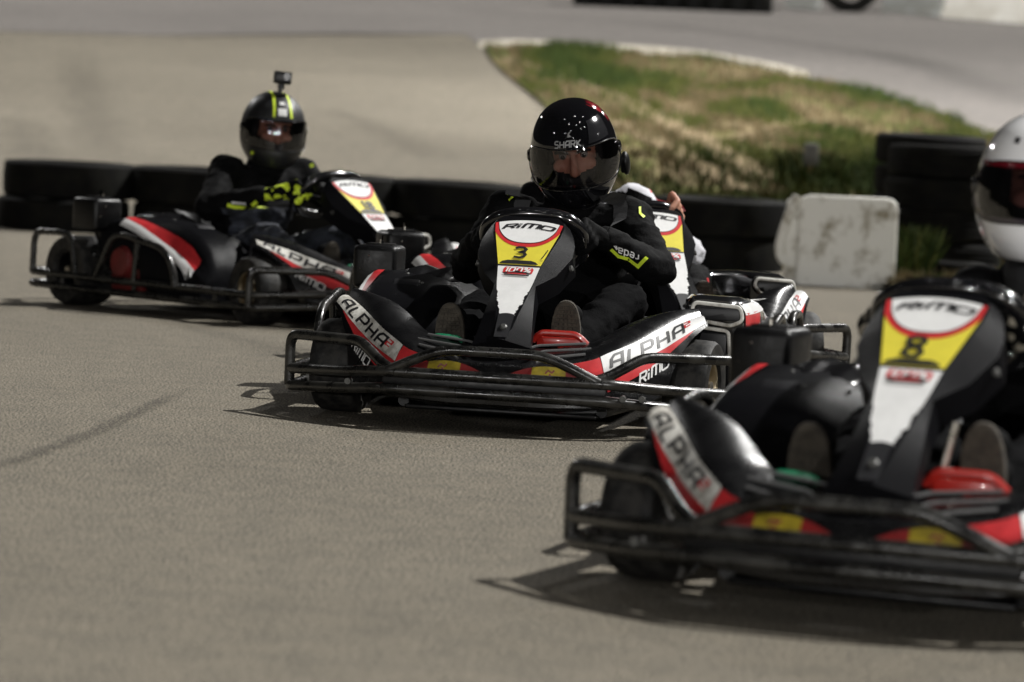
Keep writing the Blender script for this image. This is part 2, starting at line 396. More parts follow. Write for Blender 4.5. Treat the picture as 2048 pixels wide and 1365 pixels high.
# bare, straw-coloured paths on the island
PATHS=[]
def ribbon(name,px,wd,dz,m,seed=0,n=10,ws=None):
    C=[onground(a,b) for a,b in px]; C=cr(C,n); bm=bmesh.new(); V=[]
    N=len(C)
    if name=='dirt_path': PATHS.append((C,wd*.42))
    for i,p in enumerate(C):
        t=(C[min(i+1,N-1)]-C[max(i-1,0)]); t.z=0; t.normalize(); s=Vector((-t.y,t.x,0))
        k=(ws(i/(N-1)) if ws else 1)
        a=wd*k*(.5+.25*noise.noise(Vector((i*.35,seed,0)))); b=wd*k*(.5+.25*noise.noise(Vector((i*.35,seed,7))))
        row=[]
        for u in (-1,-.5,0,.5,1):
            q=p+s*(a if u>0 else b)*u; row.append(bm.verts.new((q.x,q.y,gz(q.x,q.y)+dz)))
        V.append(row)
    for i in range(N-1):
        for j in range(4): bm.faces.new((V[i][j],V[i+1][j],V[i+1][j+1],V[i][j+1]))
    for f in bm.faces:
        f.normal_update()
        if f.normal.z<0: f.normal_flip()
    o=obj(name,bm,m,ang=None,recalc=False); o['kind']='structure'; return o
ribbon('dirt_path',[(1010,120),(1100,155),(1200,190),(1300,232),(1370,275),(1450,320),(1530,372)],.34,.036,DIRT,3,ws=lambda t:.7+.5*t)
ribbon('dirt_path',[(1240,215),(1340,262),(1440,290),(1560,262),(1640,250)],.30,.040,DIRT,9,ws=lambda t:1-.5*t)
ribbon('dirt_path',[(1130,215),(1230,255),(1330,300),(1420,352),(1480,390)],.24,.044,DIRT,14)
# pale concrete edging along the far side of the island
KERB=mat('pale_concrete',(.50,.46,.38),.8,bump=.4,bscale=30,col2=(.36,.33,.27),vscale=5)
C=cr([onground(a,b) for a,b in [(972,97),(1040,94),(1180,101),(1300,107),(1400,117),(1520,138),(1600,156)]],10)
bm=bmesh.new(); V=[]
for i,p in enumerate(C):
    t=(C[min(i+1,len(C)-1)]-C[max(i-1,0)]); t.z=0;t.normalize(); s=Vector((-t.y,t.x,0))
    row=[]
    for u,h in ((-.10,0),(-.095,.06),(-.08,.075),(.08,.075),(.095,.06),(.10,0)):
        q=p+s*u; row.append(bm.verts.new((q.x,q.y,gz(q.x,q.y)+h)))
    V.append(row)
for i in range(len(C)-1):
    for j in range(5): bm.faces.new((V[i][j],V[i+1][j],V[i+1][j+1],V[i][j+1]))
bm.faces.new(V[0]); bm.faces.new(V[-1][::-1])
o=obj('concrete_kerb',bm,KERB); o['kind']='structure'
# grass blades: one mesh of many small blades
BL=[]
for i,c in enumerate([(.034,.052,.009),(.066,.073,.016),(.125,.095,.048),(.020,.036,.008)]):
    mm=mat('grass_blade',c,.8,0,0,.2); BL.append(mm)
def inside(pt,poly):
    x,y=pt; c=False; j=len(poly)-1
    for i in range(len(poly)):
        xi,yi=poly[i];xj,yj=poly[j]
        if (yi>y)!=(yj>y) and x<(xj-xi)*(y-yi)/(yj-yi)+xi: c=not c
        j=i
    return c
gp=[tuple(onground(a,b)[:2]) for a,b in gout]
xs=[p[0] for p in gp]; ys=[p[1] for p in gp]
bm=bmesh.new(); cnt=0
rg=random.Random(3)
def blade(bm,x,y,z0,h,w,mi,rg):
    a=rg.uniform(0,6.28); lean=rg.uniform(.1,.6)*h; b=rg.uniform(0,6.28)
    dx,dy=math.cos(a)*w,math.sin(a)*w; lx,ly=math.cos(b)*lean,math.sin(b)*lean
    v=[bm.verts.new((x-dx,y-dy,z0)),bm.verts.new((x+dx,y+dy,z0)),bm.verts.new((x+dx*.7+lx*.4,y+dy*.7+ly*.4,z0+h*.6)),bm.verts.new((x+lx,y+ly,z0+h)),bm.verts.new((x-dx*.7+lx*.4,y-dy*.7+ly*.4,z0+h*.6))]
    f=bm.faces.new(v); f.material_index=mi
while cnt<42000:
    x=rg.uniform(min(xs),max(xs)); y=rg.uniform(min(ys),max(ys))
    if not inside((x,y),gp): cnt+=.2; continue
    k=noise.noise(Vector((x*.9,y*.32,0)))+.4*noise.noise(Vector((x*2.5,y*1.1,3)))
    if k<-.12 and rg.random()<.8: cnt+=.3; continue
    if any((p.x-x)**2+(p.y-y)**2*.5<w_*w_ for C_,w_ in PATHS for p in C_[::2]) and rg.random()<.85: cnt+=.1; continue
    mi=0 if k>.25 else (1 if k>.0 else 2)
    if rg.random()<.12: mi=3
    blade(bm,x,y,gz(x,y)+.025,rg.uniform(.04,.13)*(1.2 if k>.2 else .8),.008,mi,rg); cnt+=1
for (px,py,n,rad,hh) in [(1150,112,260,.35,.16),(1820,574,900,.10,.34),(1870,575,500,.16,.07),(1812,530,200,.08,.32),(1620,375,500,.25,.28),(1500,400,500,1.0,.12)]:
    c=onground(px,py)
    for _ in range(n):
        a=rg.uniform(0,6.28); r=rad*math.sqrt(rg.random()); x=c.x+r*math.cos(a); y=c.y+r*math.sin(a)*1.5
        blade(bm,x,y,gz(x,y)+.02,rg.uniform(.4,1)*hh,.012,rg.choice([0,0,1,3]),rg)
o=obj('grass',bm,BL,ang=None,recalc=False); o['kind']='stuff'; o['label']='green and straw-coloured grass blades growing on the island'; o['category']='grass'
# faint old tyre marks on the asphalt
def rubber(name,amax):
    m=bpy.data.materials.new(name); m.use_nodes=True; t=m.node_tree; b=t.nodes['Principled BSDF']; b.inputs['Base Color'].default_value=(.018,.017,.016,1); b.inputs['Roughness'].default_value=.8
    at=t.nodes.new('ShaderNodeAttribute'); at.attribute_name='soft'; tc=t.nodes.new('ShaderNodeTexCoord'); n=t.nodes.new('ShaderNodeTexNoise'); n.inputs['Scale'].default_value=70; n.inputs['Detail'].default_value=4
    t.links.new(tc.outputs['Object'],n.inputs['Vector']); mr=t.nodes.new('ShaderNodeMapRange'); mr.inputs[1].default_value=.38; mr.inputs[2].default_value=.6; mr.inputs[3].default_value=amax; mr.inputs[4].default_value=amax*.25
    t.links.new(n.outputs[0],mr.inputs[0]); mu=t.nodes.new('ShaderNodeMath'); mu.operation='MULTIPLY'; t.links.new(mr.outputs[0],mu.inputs[0]); t.links.new(at.outputs['Fac'],mu.inputs[1]); t.links.new(mu.outputs[0],b.inputs['Alpha'])
    return m
def soften(o):
    a=o.data.attributes.new('soft','FLOAT','POINT'); n=len(o.data.vertices)//5
    for i in range(n):
        e=min(1,i/max(1,n*.2),(n-1-i)/max(1,n*.2))
        for j,v in enumerate((0,.7,1,.7,0)): a.data[i*5+j].value=v*e
RUBM=rubber('rubber_film',.42); RUBF=rubber('faint_rubber_film',.2)
ribbon('skid_mark',[(395,772),(300,815),(180,870),(60,915),(-60,950)],.075,.0045,RUBM,1)
ribbon('skid_mark',[(150,90),(170,180),(195,260),(230,330)],.55,.006,RUBF,2)
ribbon('skid_mark',[(20,230),(50,270),(80,330)],.55,.006,RUBF,4)
ribbon('skid_mark',[(640,215),(700,235),(790,275),(880,330)],.45,.006,RUBF,5)
ribbon('skid_mark',[(900,8),(1000,30),(1250,45),(1500,75),(1800,120),(2100,190)],1.3,.012,RUBF,6)
ribbon('skid_mark',[(1750,100),(1900,150),(2100,230)],.9,.014,RUBF,8)
ribbon('skid_mark',[(330,640),(560,700),(640,720)],.3,.0045,RUBF,10)
for o in list(bpy.data.objects):
    if o.name.startswith('skid_mark'): soften(o)
# ---------------------------------------------------------------- barrier tyres
def make_tyre(name,R0,W,treads=28,m=OLDRUB,lugs=True):
    bm=bmesh.new(); h=W/2
    prof=[(-h*.8,R0*.60),(-h,R0*.66),(-h*1.02,R0*.80),(-h*.98,R0*.95),(-h*.84,R0*.99),(-h*.3,R0),(h*.3,R0),(h*.84,R0*.99),(h*.98,R0*.95),(h*1.02,R0*.80),(h,R0*.66),(h*.8,R0*.60),(h*.55,R0*.63),(h*.5,R0*.85),(0,R0*.9),(-h*.5,R0*.85),(-h*.55,R0*.63)]
    M=Matrix.Rotation(-math.pi/2,4,'Y')   # axis -> z
    lathe(bm,prof,M,48,closed=True)
    # tread grooves as raised ribs
    if lugs:
        for zz in (-.55,-.2,.2,.55):
            pts=[Vector((math.cos(a)*R0*1.0,math.sin(a)*R0*1.0,zz*h)) for a in [2*math.pi*k/48 for k in range(48)]]
            tube(bm,pts,W*.045,6,closed=True)
    return bm
TG='worn tyres stacked along the track edge'
TR=.384; TW=.207
stackpx=[(112,473),(383,486),(648,500),(913,515),(1177,534),(1437,552)]
tyre_me=None
nm=['far left','second from left','third from left','fourth from left, behind the helmeted driver of kart 3','fifth from left','beside the white plastic barrier']
ord_=['leftmost stack','second stack from the left','third stack from the left','fourth stack from the left','fifth stack from the left','stack beside the white concrete block']
bt=obj('tyre',make_tyre('tyre',TR,TW,lugs=False),OLDRUB)
first=True
for (px,py),od in zip(stackpx,ord_):
    c=onground(px,py)+Vector((0,TR,0)); c.z=gz(c.x,c.y)
    for k in range(2):
        o=bt if first else bt.copy()
        if not first: link(o)
        first=False
        o.location=(c.x+rg.uniform(-.015,.015),c.y+rg.uniform(-.02,.02),c.z*0+gz(c.x,c.y-TR)+TW/2+.003+k*(TW+.004)); o.rotation_euler=(rg.uniform(-.015,.015),rg.uniform(-.015,.015),rg.uniform(0,6))
        tag(o,('bottom' if k==0 else 'top')+' black tyre of the two-high '+od,'tyre',TG)
# the taller stack by the grass
def stack(px,py,R0,W,n,label,off=0):
    c=onground(px,py)+Vector((0,R0,0)); b=obj('tyre',make_tyre('tyre',R0,W),OLDRUB)
    names={0:'lowest',1:'second lowest',2:'third lowest',3:'fourth lowest',4:'top'}
    for k in range(n):
        o=b if k==0 else b.copy()
        if k: link(o)
        o.location=(c.x+rg.uniform(-.02,.02),c.y+rg.uniform(-.02,.02),gz(c.x,c.y)+W/2+off+k*(W+.003)); o.rotation_euler=(rg.uniform(-.03,.03),rg.uniform(-.04,.04),rg.uniform(0,6))
        nmk='top' if k==n-1 else names[k]
        tag(o,f'{nmk} tyre of the {label}','tyre',TG)
stack(1888,560,.34,.185,4,'tall tyre stack behind the white helmet')
stack(1862,520,.34,.18,4,'tyre stack half hidden behind the tall one')
c=onground(1905,572); b=obj('tyre',make_tyre('tyre',.19,.12),OLDRUB); b.location=(c.x,c.y+.1,gz(c.x,c.y)+.07); tag(b,'small single tyre lying on the grass in front of the tall stack','tyre',TG)
# ---------------------------------------------------------------- white barrier block
BLOCK=mat('stained_white_plastic',(.80,.79,.74),.7,0,0,.3,bump=.6,bscale=16,col2=(.22,.185,.115),vscale=6.5)
nn=BLOCK.node_tree.nodes
for n in nn:
    if n.type=='VALTORGB': n.color_ramp.elements[0].position=.50; n.color_ramp.elements[1].position=.66
bl=thing('barrier_block','dirty white concrete barrier block standing between the tyre wall and the grass','barrier')
c=onground(1690,577); bl.location=(c.x,c.y,gz(c.x,c.y)); bl.rotation_euler=(0,R(-.5),R(-6))
bm=bmesh.new()
W2,Hh,Dd=.262,.485,.30
out=[(-W2,0),(W2,0),(W2,Hh-.05),(W2-.015,Hh-.015),(W2-.05,Hh),(-W2+.03,Hh),(-W2,Hh-.02)]
fr=[bm.verts.new((x,-.02+z*.06,z)) for x,z in out]; bk=[bm.verts.new((x,Dd,z)) for x,z in out]
bm.faces.new(fr); bm.faces.new(bk[::-1])
for i in range(len(out)): bm.faces.new((fr[i],fr[(i+1)%len(out)],bk[(i+1)%len(out)],bk[i]))
bmesh.ops.bevel(bm,geom=bm.edges[:],offset=.012,segments=3,affect='EDGES')
obj('block_body',bm,BLOCK,bl)
bm=bmesh.new()
# slanting end flange with a hollow
L=[(-W2-.01,.02,Hh-.005),(-W2-.055,.02,.37),(-W2-.095,.04,.22),(-W2-.085,.05,.14),(-W2-.04,.04,.12)]
tube(bm,cr(L,5),.028,10,rf=lambda t:.03-.008*t)
obj('end_flange',bm,BLOCK,bl)
bm=bmesh.new(); box(bm,(-W2-.035,.13,.24),(.07,.2,.44),.015); obj('end_recess',bm,BLOCK,bl)
# marker post in the grass
mp=thing('marker_post','short weathered post with a grey head standing in the grass','post'); c=onground(1618,383); mp.location=c
bm=bmesh.new(); box(bm,(0,0,.09),(.05,.05,.2),.006); obj('stake',bm,mat('weathered_wood',(.22,.17,.07),.9),mp)
bm=bmesh.new(); box(bm,(0,0,.26),(.10,.06,.16),.012); obj('head',bm,mat('grey_plate',(.17,.165,.16),.8),mp)
# ---------------------------------------------------------------- far barriers
FARW=mat('far_white_barrier',(.78,.76,.70),.7,col2=(.60,.57,.50),vscale=2)
FARG=mat('far_grey_barrier',(.36,.38,.37),.7,col2=(.22,.22,.20),vscale=2)
def far_barrier(px0,px1,py0,py1,m,label,h=.85):
    a=onground(px0,py0); b=onground(px1,py1); d=(b-a); d.z=0; L=d.length
    bm=bmesh.new(); prof=[(-.28,0),(-.28,.07),(-.16,.28),(-.09,h),(.09,h),(.16,.28),(.28,.07),(.28,0)]
    A=[bm.verts.new((.02,y,z)) for y,z in prof]; B=[bm.verts.new((L-.02,y,z)) for y,z in prof]
    bm.faces.new(A);bm.faces.new(B[::-1])
    for i in range(len(prof)): bm.faces.new((A[i],A[(i+1)%len(prof)],B[(i+1)%len(prof)],B[i]))
    bmesh.ops.bevel(bm,geom=bm.edges[:],offset=.015,segments=2,affect='EDGES')
    o=obj('concrete_barrier',bm,m); o.location=(a.x,a.y+.3,a.z-.02); o.rotation_euler=(0,-math.atan2(b.z-a.z,L),math.atan2(d.y,d.x)); tag(o,label,'barrier','concrete barriers along the far track')
far_barrier(1898,2120,38,55,FARW,'bright white concrete barrier at the far edge, rightmost')
far_barrier(1772,1892,26,34,FARG,'greyish white concrete barrier between the far tyre and the bright one')
far_barrier(1578,1640,18,22,FARG,'short grey barrier end between the dark tyre rows')
b=obj('tyre',make_tyre('tyre',.42,.3,lugs=False),OLDRUB); c=onground(1700,26); b.location=(c.x,c.y+.2,c.z+.42); b.rotation_euler=(R(90),0,R(5)); tag(b,'round tyre standing upright by the far concrete barriers','tyre',TG)
first=None
for k in range(9):
    px=1195+k*44; c=onground(px-25,13+k*1.9)
    for q in range(2):
        if first is None: first=obj('tyre',make_tyre('tyre',.17,.26,lugs=False),OLDRUB); o=first
        else: o=first.copy(); link(o)
        o.location=(c.x,c.y+.2,c.z+.13+q*.262)
        tag(o,f'{"upper" if q else "lower"} tyre of the dark row at the far edge, column {["at its left end","next to the left end","third from its left end","left of its middle","in its middle","right of its middle","third from its right end","next to its right end","at its right end"][k]}','tyre','dark tyre row at the far edge')
# ================================================================ KARTS
# kart space: forward is -Y, the kart's left is +X, origin on the ground between the axles
FPL=mat('fairing_plastic',(.004,.004,.0045),.20,0,0,.55,bump=.08,bscale=160,rvar=.14,vscale=9)
mat('pale_edge',(.10,.10,.10),.35,0,0,.6,bump=.2,bscale=60)
NP0=Vector((0,-.41,.545)); NPD=(Vector((0,-.80,.245))-NP0); NPN=Vector((0,-.61,.79))
def npt(x,t,off=0): return NP0+Vector((x,0,0))+NPD*t+NPN*off
def lerpt(tab,t):
    for (a,va),(b,vb) in zip(tab,tab[1:]):
        if t<=b: 
            k=0 if b==a else max(0,(t-a)/(b-a)); return va+(vb-va)*k
    return tab[-1][1]
TEs=[(0,(0,-.845,.182)),(.22,(.13,-.835,.185)),(.40,(.235,-.80,.203)),(.5,(.285,-.755,.226)),(.62,(.34,-.685,.252)),(.75,(.395,-.60,.281)),(.88,(.447,-.52,.303)),(1,(.492,-.45,.319))]
BEs=[(0,(0,-.865,.075)),(.22,(.13,-.865,.075)),(.40,(.25,-.84,.08)),(.5,(.32,-.80,.085)),(.62,(.385,-.735,.095)),(.72,(.43,-.675,.12)),(.80,(.452,-.625,.20)),(.88,(.478,-.575,.252)),(.94,(.497,-.54,.277)),(1,(.518,-.505,.297))]
BKs=[(0,(0,-.70,.222)),(.22,(.12,-.70,.222)),(.40,(.20,-.67,.236)),(.5,(.245,-.62,.252)),(.62,(.30,-.56,.288)),(.75,(.36,-.50,.315)),(.88,(.42,-.45,.326)),(1,(.468,-.415,.322))]
def vt(tab,s):
    s=max(0,min(1,s))
    for i in range(len(tab)-1):
        (a,va),(b,vb)=tab[i],tab[i+1]
        if s<=b:
            k=(s-a)/(b-a); p1=Vector(va);p2=Vector(vb)
            p0=Vector(tab[i-1][1]) if i>0 else Vector((-p2.x,p2.y,p2.z)); p3=Vector(tab[i+2][1]) if i+2<len(tab) else p2*2-p1
            return .5*((2*p1)+(p2-p0)*k+(2*p0-5*p1+4*p2-p3)*k*k+(3*p1-p0-3*p2+p3)*k**3)
def face_pt(s,v,off=0,sg=1):
    a=vt(TEs,s);b=vt(BEs,s); p=a.lerp(b,v)
    ds=(vt(TEs,min(1,s+.01))-vt(TEs,max(0,s-.01))); dv=b-a
    n=ds.cross(dv); n.normalize()
    if n.y>0: n=-n
    p=p+n*(.012*math.sin(math.pi*min(1,max(0,v)))+off)
    return Vector((p.x*sg,p.y,p.z))
def fd(s,d): # distance below the top edge -> v
    return d/(vt(TEs,s)-vt(BEs,s)).length
RT=.0145
def make_kart(label,group):
    K=thing('racing_kart',label,'kart',group=group)
    # ---- bumper rails and hoops
    def ring(z0,z1,ins=0):
        q=[(0,-.905),(.30,-.895),(.42,-.80),(.615,-.605),(.620,-.30),(.630,0),(.655,.30),(.655,.76),(.59,.85),(.3,.875),(0,.88)]
        P=[(x,y,z0 if y<-.85 else ((z0*.55+z1*.45) if y<-.7 else z1)) for x,y in q]
        return P+[(-x,y,z) for x,y,z in P[-2:0:-1]]
    bm=bmesh.new(); tube(bm,fillet(ring(.149,.120),.035,True),RT,12,True); obj('bumper_rail',bm,STEEL,K)
    bm=bmesh.new(); tube(bm,fillet(ring(.104,.073),.035,True),RT,12,True); obj('bumper_rail',bm,STEEL,K)
    bm=bmesh.new()
    tube(bm,fillet([(.285,-.893,.150),(.20,-.905,.190),(.13,-.91,.216),(-.13,-.91,.216),(-.20,-.905,.190),(-.285,-.893,.150)],.05),RT*.95,12); obj('front_hoop',bm,STEEL,K)
    for s in(1,-1):
        bm=bmesh.new(); tube(bm,fillet([(s*.615,-.598,.074),(s*.615,-.602,.214),(s*.385,-.775,.218),(s*.30,-.872,.165),(s*.255,-.90,.149)],.035),RT,12)
        obj('corner_hoop',bm,STEEL,K)
        bm=bmesh.new(); tube(bm,fillet([(s*.655,.33,.12),(s*.65,.24,.285),(s*.65,.16,.30),(s*.645,-.09,.262),(s*.64,-.15,.20),(s*.638,-.17,.12)],.06),RT*.9,12)
        tube(bm,[(s*.648,.07,.285),(s*.645,.09,.12)],RT*.7,10)
        obj('side_hoop',bm,STEEL,K)
        bm=bmesh.new(); tube(bm,fillet([(s*.655,.60,.285),(s*.655,.755,.28),(s*.655,.76,.12)],.05),RT*.9,12)
        tube(bm,fillet([(s*.655,.60,.285),(s*.655,.50,.28),(s*.655,.46,.12)],.05),RT*.9,12); obj('rear_hoop',bm,STEEL,K)
        for y,xx in((-.40,.620),(.1,.634),(.55,.655)):
            bm=bmesh.new(); tube(bm,[(s*xx,y,.073),(s*xx,y,.12)],.009,8); obj('bumper_bracket',bm,STEEL,K)
        for y in (.05,.35):
            bm=bmesh.new(); tube(bm,[(s*.30,y,.07),(s*.632,y,.073)],.012,8); obj('bumper_arm',bm,STEEL,K)
    bm=bmesh.new(); box(bm,(0,-.872,.124),(.60,.014,.030),.003)
    for s in(1,-1):
        tube(bm,[(s*.275,-.88,.10),(s*.275,-.60,.07)],.012,8)
    obj('bumper_plate',bm,PLAS,K)
    for x,y in ((-.40,-.835),(.345,-.872),(.392,-.84)):
        bm=bmesh.new(); tube(bm,[(x,y+.02,.112),(x,y-.012,.112)],.0085,10); tube(bm,[(x,y-.011,.112),(x,y-.016,.112)],.0045,6)
        obj('bolt',bm,BOLT,K)
    # ---- chassis
    bm=bmesh.new(); box(bm,(0,-.10,.048),(.52,1.30,.012),.004)
    for s in (1,-1): tube(bm,fillet([(s*.27,-.72,.06),(s*.30,-.45,.06),(s*.33,.1,.06),(s*.30,.75,.07)],.1),.015,10)
    tube(bm,[(-.38,-.49,.09),(.38,-.49,.09)],.014,10); tube(bm,[(-.30,.72,.07),(.30,.72,.07)],.014,10)
    obj('chassis_frame',bm,PLAS,K)
    bm=bmesh.new(); tube(bm,[(-.52,.54,.14),(.52,.54,.14)],.016,12); tube(bm,[(-.38,-.44,.11),(.38,-.44,.11)],.007,8); obj('axle',bm,CHROME,K)
    # ---- wheels
    def wheel(x,y,Rr,W,name,st=0):
        h=W/2; bm=bmesh.new()
        prof=[(-h*.72,Rr*.52),(-h*.92,Rr*.60),(-h,Rr*.78),(-h*.95,Rr*.93),(-h*.78,Rr*.985),(-h*.4,Rr),(h*.4,Rr),(h*.78,Rr*.985),(h*.95,Rr*.93),(h,Rr*.78),(h*.92,Rr*.60),(h*.72,Rr*.52)]
        lathe(bm,prof,None,48,closed=True)
        t=obj('wheel_tyre',bm,RUB,None); t.name=name; t.location=(x,y,Rr+.001); t.rotation_euler=(0,0,st); t.parent=K
        s=1 if x>0 else -1
        bm=bmesh.new(); pr=[(h*.80,Rr*.56),(h*.74,Rr*.50),(h*.60,Rr*.47),(h*.2,Rr*.44),(h*.15,Rr*.20),(h*.45,Rr*.16),(h*.45,.001)]
        lathe(bm,[(s*a,b) for a,b in pr],None,40); lathe(bm,[(-s*h*.7,Rr*.53),(-s*h*.5,Rr*.45),(-s*h*.45,.001)],None,40)
        obj('rim',bm,GOLD if y<0 else PLAS,t)
        bm=bmesh.new()
        for k in range(3):
            a=k*2.094; lathe(bm,[(s*h*.15,.006),(s*h*.5,.006),(s*h*.5,.0005)],Matrix.Translation((0,Rr*.3*math.cos(a),Rr*.3*math.sin(a))),8)
        lathe(bm,[(s*h*.4,.018),(s*h*.8,.016),(s*h*.82,.0005)],None,14)
        obj('hub',bm,CHROME,t)
        return t
    wheel(.487,-.49,.128,.125,'front_wheel',R(-7)); wheel(-.487,-.49,.128,.125,'front_wheel',R(-7))
    wheel(.57,.54,.138,.18,'rear_wheel'); wheel(-.57,.54,.138,.18,'rear_wheel')
    # ---- nose fairing with its two raised fenders
    bm=bmesh.new(); n=44; rows=[]
    for i in range(-n,n+1):
        s=abs(i)/n; sg=1 if i>=0 else -1
        T=vt(TEs,s);B=vt(BEs,s);K_=vt(BKs,s); row=[]
        lo=Vector((K_.x*.98,K_.y+.03,max(.10,K_.z-.10-.08*s))) 
        row.append(lo)
        row.append(Vector((K_.x,K_.y+.012,K_.z-.028)))
        for k in range(6):
            t=k/5; p=K_.lerp(T,t); p=p+Vector((0,0,1))*(.016*math.sin(math.pi*t)*(.2+s))
            if t<1: p+=Vector((0,0,-.007*(1-abs(2*(t%.5)*2-1)) if .0<t<1 and s<.4 else 0))
            row.append(p)
        row.append(T+ (T-K_).normalized()*.006+Vector((0,0,-.006)))
        for v in (.12,.25,.4,.55,.7,.85,1.0): row.append(face_pt(s,v))
        row.append(B+Vector((-.02*(s>.3),.05,-.012)))
        rows.append([bm.verts.new((p.x*sg if idx not in range(9,16) else p.x*sg,p.y,p.z)) for idx,p in enumerate(row)])
    for a,b in zip(rows,rows[1:]):
        for j in range(len(a)-1): bm.faces.new((a[j],a[j+1],b[j+1],b[j]))
    bm.faces.new(rows[0]); bm.faces.new(rows[-1][::-1])
    nose=obj('nose_fairing',bm,FPL,K,ang=38)
    # pale grey ridge lines moulded on the nose top
    for s in(1,-1):
        for dy,dz,x0,x1 in ((-.73,.228,.075,.215),(-.765,.217,.10,.235),(-.80,.204,.13,.225)):
            bm=bmesh.new(); tube(bm,fillet([(s*(x0-.025),dy-.045,dz-.013),(s*(x0+.015),dy,dz+.002),(s*x1,dy+.03,dz+.013)],.012),.0036,6)
            obj('moulded_ridge',bm,MAT['pale_edge'],nose)
    # stickers on the fairing
    for sg in (1,-1):
        bm=bmesh.new(); s0,s1=.455,.992
        f=lambda a,b:(lambda s:face_pt(s,.02+b*(min(.92,fd(s,.050+.010*(s-s0)))-.0),.0022,sg))(s0+(s1-s0)*a)
        gridmap(bm,f,30,5); wv=obj('white_stripe',bm,WORN_GLINT if sg<0 else WHITE,nose,ang=None,label='white stripe reading ALPHA 2')
        bm=bmesh.new()
        def fr(a,b):
            s=.31+(.93-.31)*a; d0=.0 if s<.455 else .050+.010*(s-s0); d1=(.062 if s<.455 else .052+.052*max(0,(.93-s)/.475)**.8)
            if s<.40: d0=.055*(.40-s)/.12*0; d1=.02+.045*(s-.31)/.09
            v=fd(s,d0+(d1-d0)*b)+(.02 if d0==0 else .02)
            return face_pt(s,v,.0016,sg)
        gridmap(bm,fr,40,4); obj('red_stripe',bm,RED,nose,ang=None)
        # ALPHA 2
        qs,W=text2('ALPHA',.19,.18,.12,.30)
        q2,W2=text2('2',.19,.12,.12)
        tot=W+.9
        def fx(x,y,k0=0,hs=1,y0=0):
            a=(x)/tot
            a=.07+.84*a
            if sg>0: s=s0+(s1-.02-s0)*a
            else: s=s1-.01-(s1-s0)*a
            w_=fd(s,.050+.010*(s-s0)); 
            return face_pt(s,.02+w_*(.84-.64*(y*hs+y0)),.0036,sg)
        bm=bmesh.new(); quads(bm,qs,lambda x,y:fx(x,y)); obj('lettering',bm,INK,wv,ang=None,recalc=False)
        bm=bmesh.new(); quads(bm,q2,lambda x,y:fx(x*.75+W+.15,y,0,.55,.42)); obj('lettering',bm,RED,wv,ang=None,recalc=False)
        # maker's name under the stripe
        qs,W=text2('RiMO',.2,.22,.12,.16)
        def fm(x,y):
            a=x/W; s=(.60+.15*a) if sg>0 else (.75-.15*a)
            d=.125-.014*(s-.5)/.2; return face_pt(s,fd(s,d-.026*y),.003,sg)
        bm=bmesh.new(); quads(bm,qs,fm); obj('lettering',bm,WHITE,nose,ang=None,recalc=False)
        # red and yellow lens-shaped flashes on the front
        bm=bmesh.new()
        def fe(a,b,x0=.035,x1=.235):
            x=x0+(x1-x0)*a; top=.1745-.0*a; hgt=.046*math.sin(math.pi*min(1,a*.92+.06))**.8
            s=x/.59 if x<.13 else .22+(x-.13)/.105*.18
            zt=.146+hgt*b*.78
            v=(vt(TEs,s).z-zt)/(vt(TEs,s).z-vt(BEs,s).z); return face_pt(s,max(.02,v),.0025,sg)
        gridmap(bm,fe,24,4,0)
        for f_ in bm.faces:
            xx=abs(f_.calc_center_median().x)
            if .095<xx<.185: f_.material_index=1
        e=obj('front_flash',bm,[DKRED,DKYEL],nose,ang=None)
        bm=bmesh.new(); ctr=fe(.53,.45); 
        quads(bm,strip2([(-.012,0),(-.004,.009),(.006,.003),(.012,.010)],.004)+strip2([(-.008,-.006),(.008,-.006)],.003)+strip2([(0,.0),(0.002,-.01)],.005),lambda x,y:ctr+Vector((x,-.003,y)))
        obj('emblem',bm,DKRED,e,ang=None,recalc=False)
    # ---- front panel that carries the number
    rowsT=[-.055,-.02,.03,.10,.20,.37,.52,.66,.80,.90,1.0]
    I=[(-.055,.075),(-.02,.092),(.03,.098),(.10,.094),(.20,.082),(.37,.060),(.52,.051),(.66,.041),(.80,.030),(.90,.024),(1,.004)]
    O=[(-.055,.085),(-.02,.110),(.03,.122),(.10,.131),(.20,.132),(.37,.100),(.52,.056),(.66,.062),(.80,.069),(.90,.074),(1,.080)]
    OD=[(-.055,.018),(.03,.03),(.15,.036),(.37,.032),(.52,.010),(.66,.014),(1,.026)]
    S=[(-.055,.08),(.03,.118),(.15,.138),(.22,.136),(.37,.104),(.52,.060),(.66,.064),(1,.080)]
    SD=[(-.055,.05),(.2,.10),(.37,.095),(.52,.075),(1,.05)]
    bm=bmesh.new(); rows=[]
    for t in rowsT:
        i=lerpt(I,t);o_=lerpt(O,t);od=lerpt(OD,t);s_=lerpt(S,t);dd=lerpt(SD,t)
        rows.append([bm.verts.new(npt(x,t,-z)) for x,z in ((-s_,dd),(-o_,od),(-i,0),(i,0),(o_,od),(s_,dd))])
    for a,b in zip(rows,rows[1:]):
        for j in range(5): bm.faces.new((a[j],b[j],b[j+1],a[j+1]))
        bm.faces.new((a[5],b[5],b[0],a[0]))
    bm.faces.new(rows[0][::-1]); bm.faces.new(rows[-1])
    es=[e for e in bm.edges if len(e.link_faces)==2 and e.calc_face_angle(0)>R(14)]
    bmesh.ops.bevel(bm,geom=es,offset=.0025,segments=2,affect='EDGES')
    pan=obj('front_panel',bm,GREY,K,ang=20)
    edge=lambda t:lerpt([(0,.094),(.03,.096),(.37,.059),(.52,.050),(.66,.039),(.79,.022)],t)
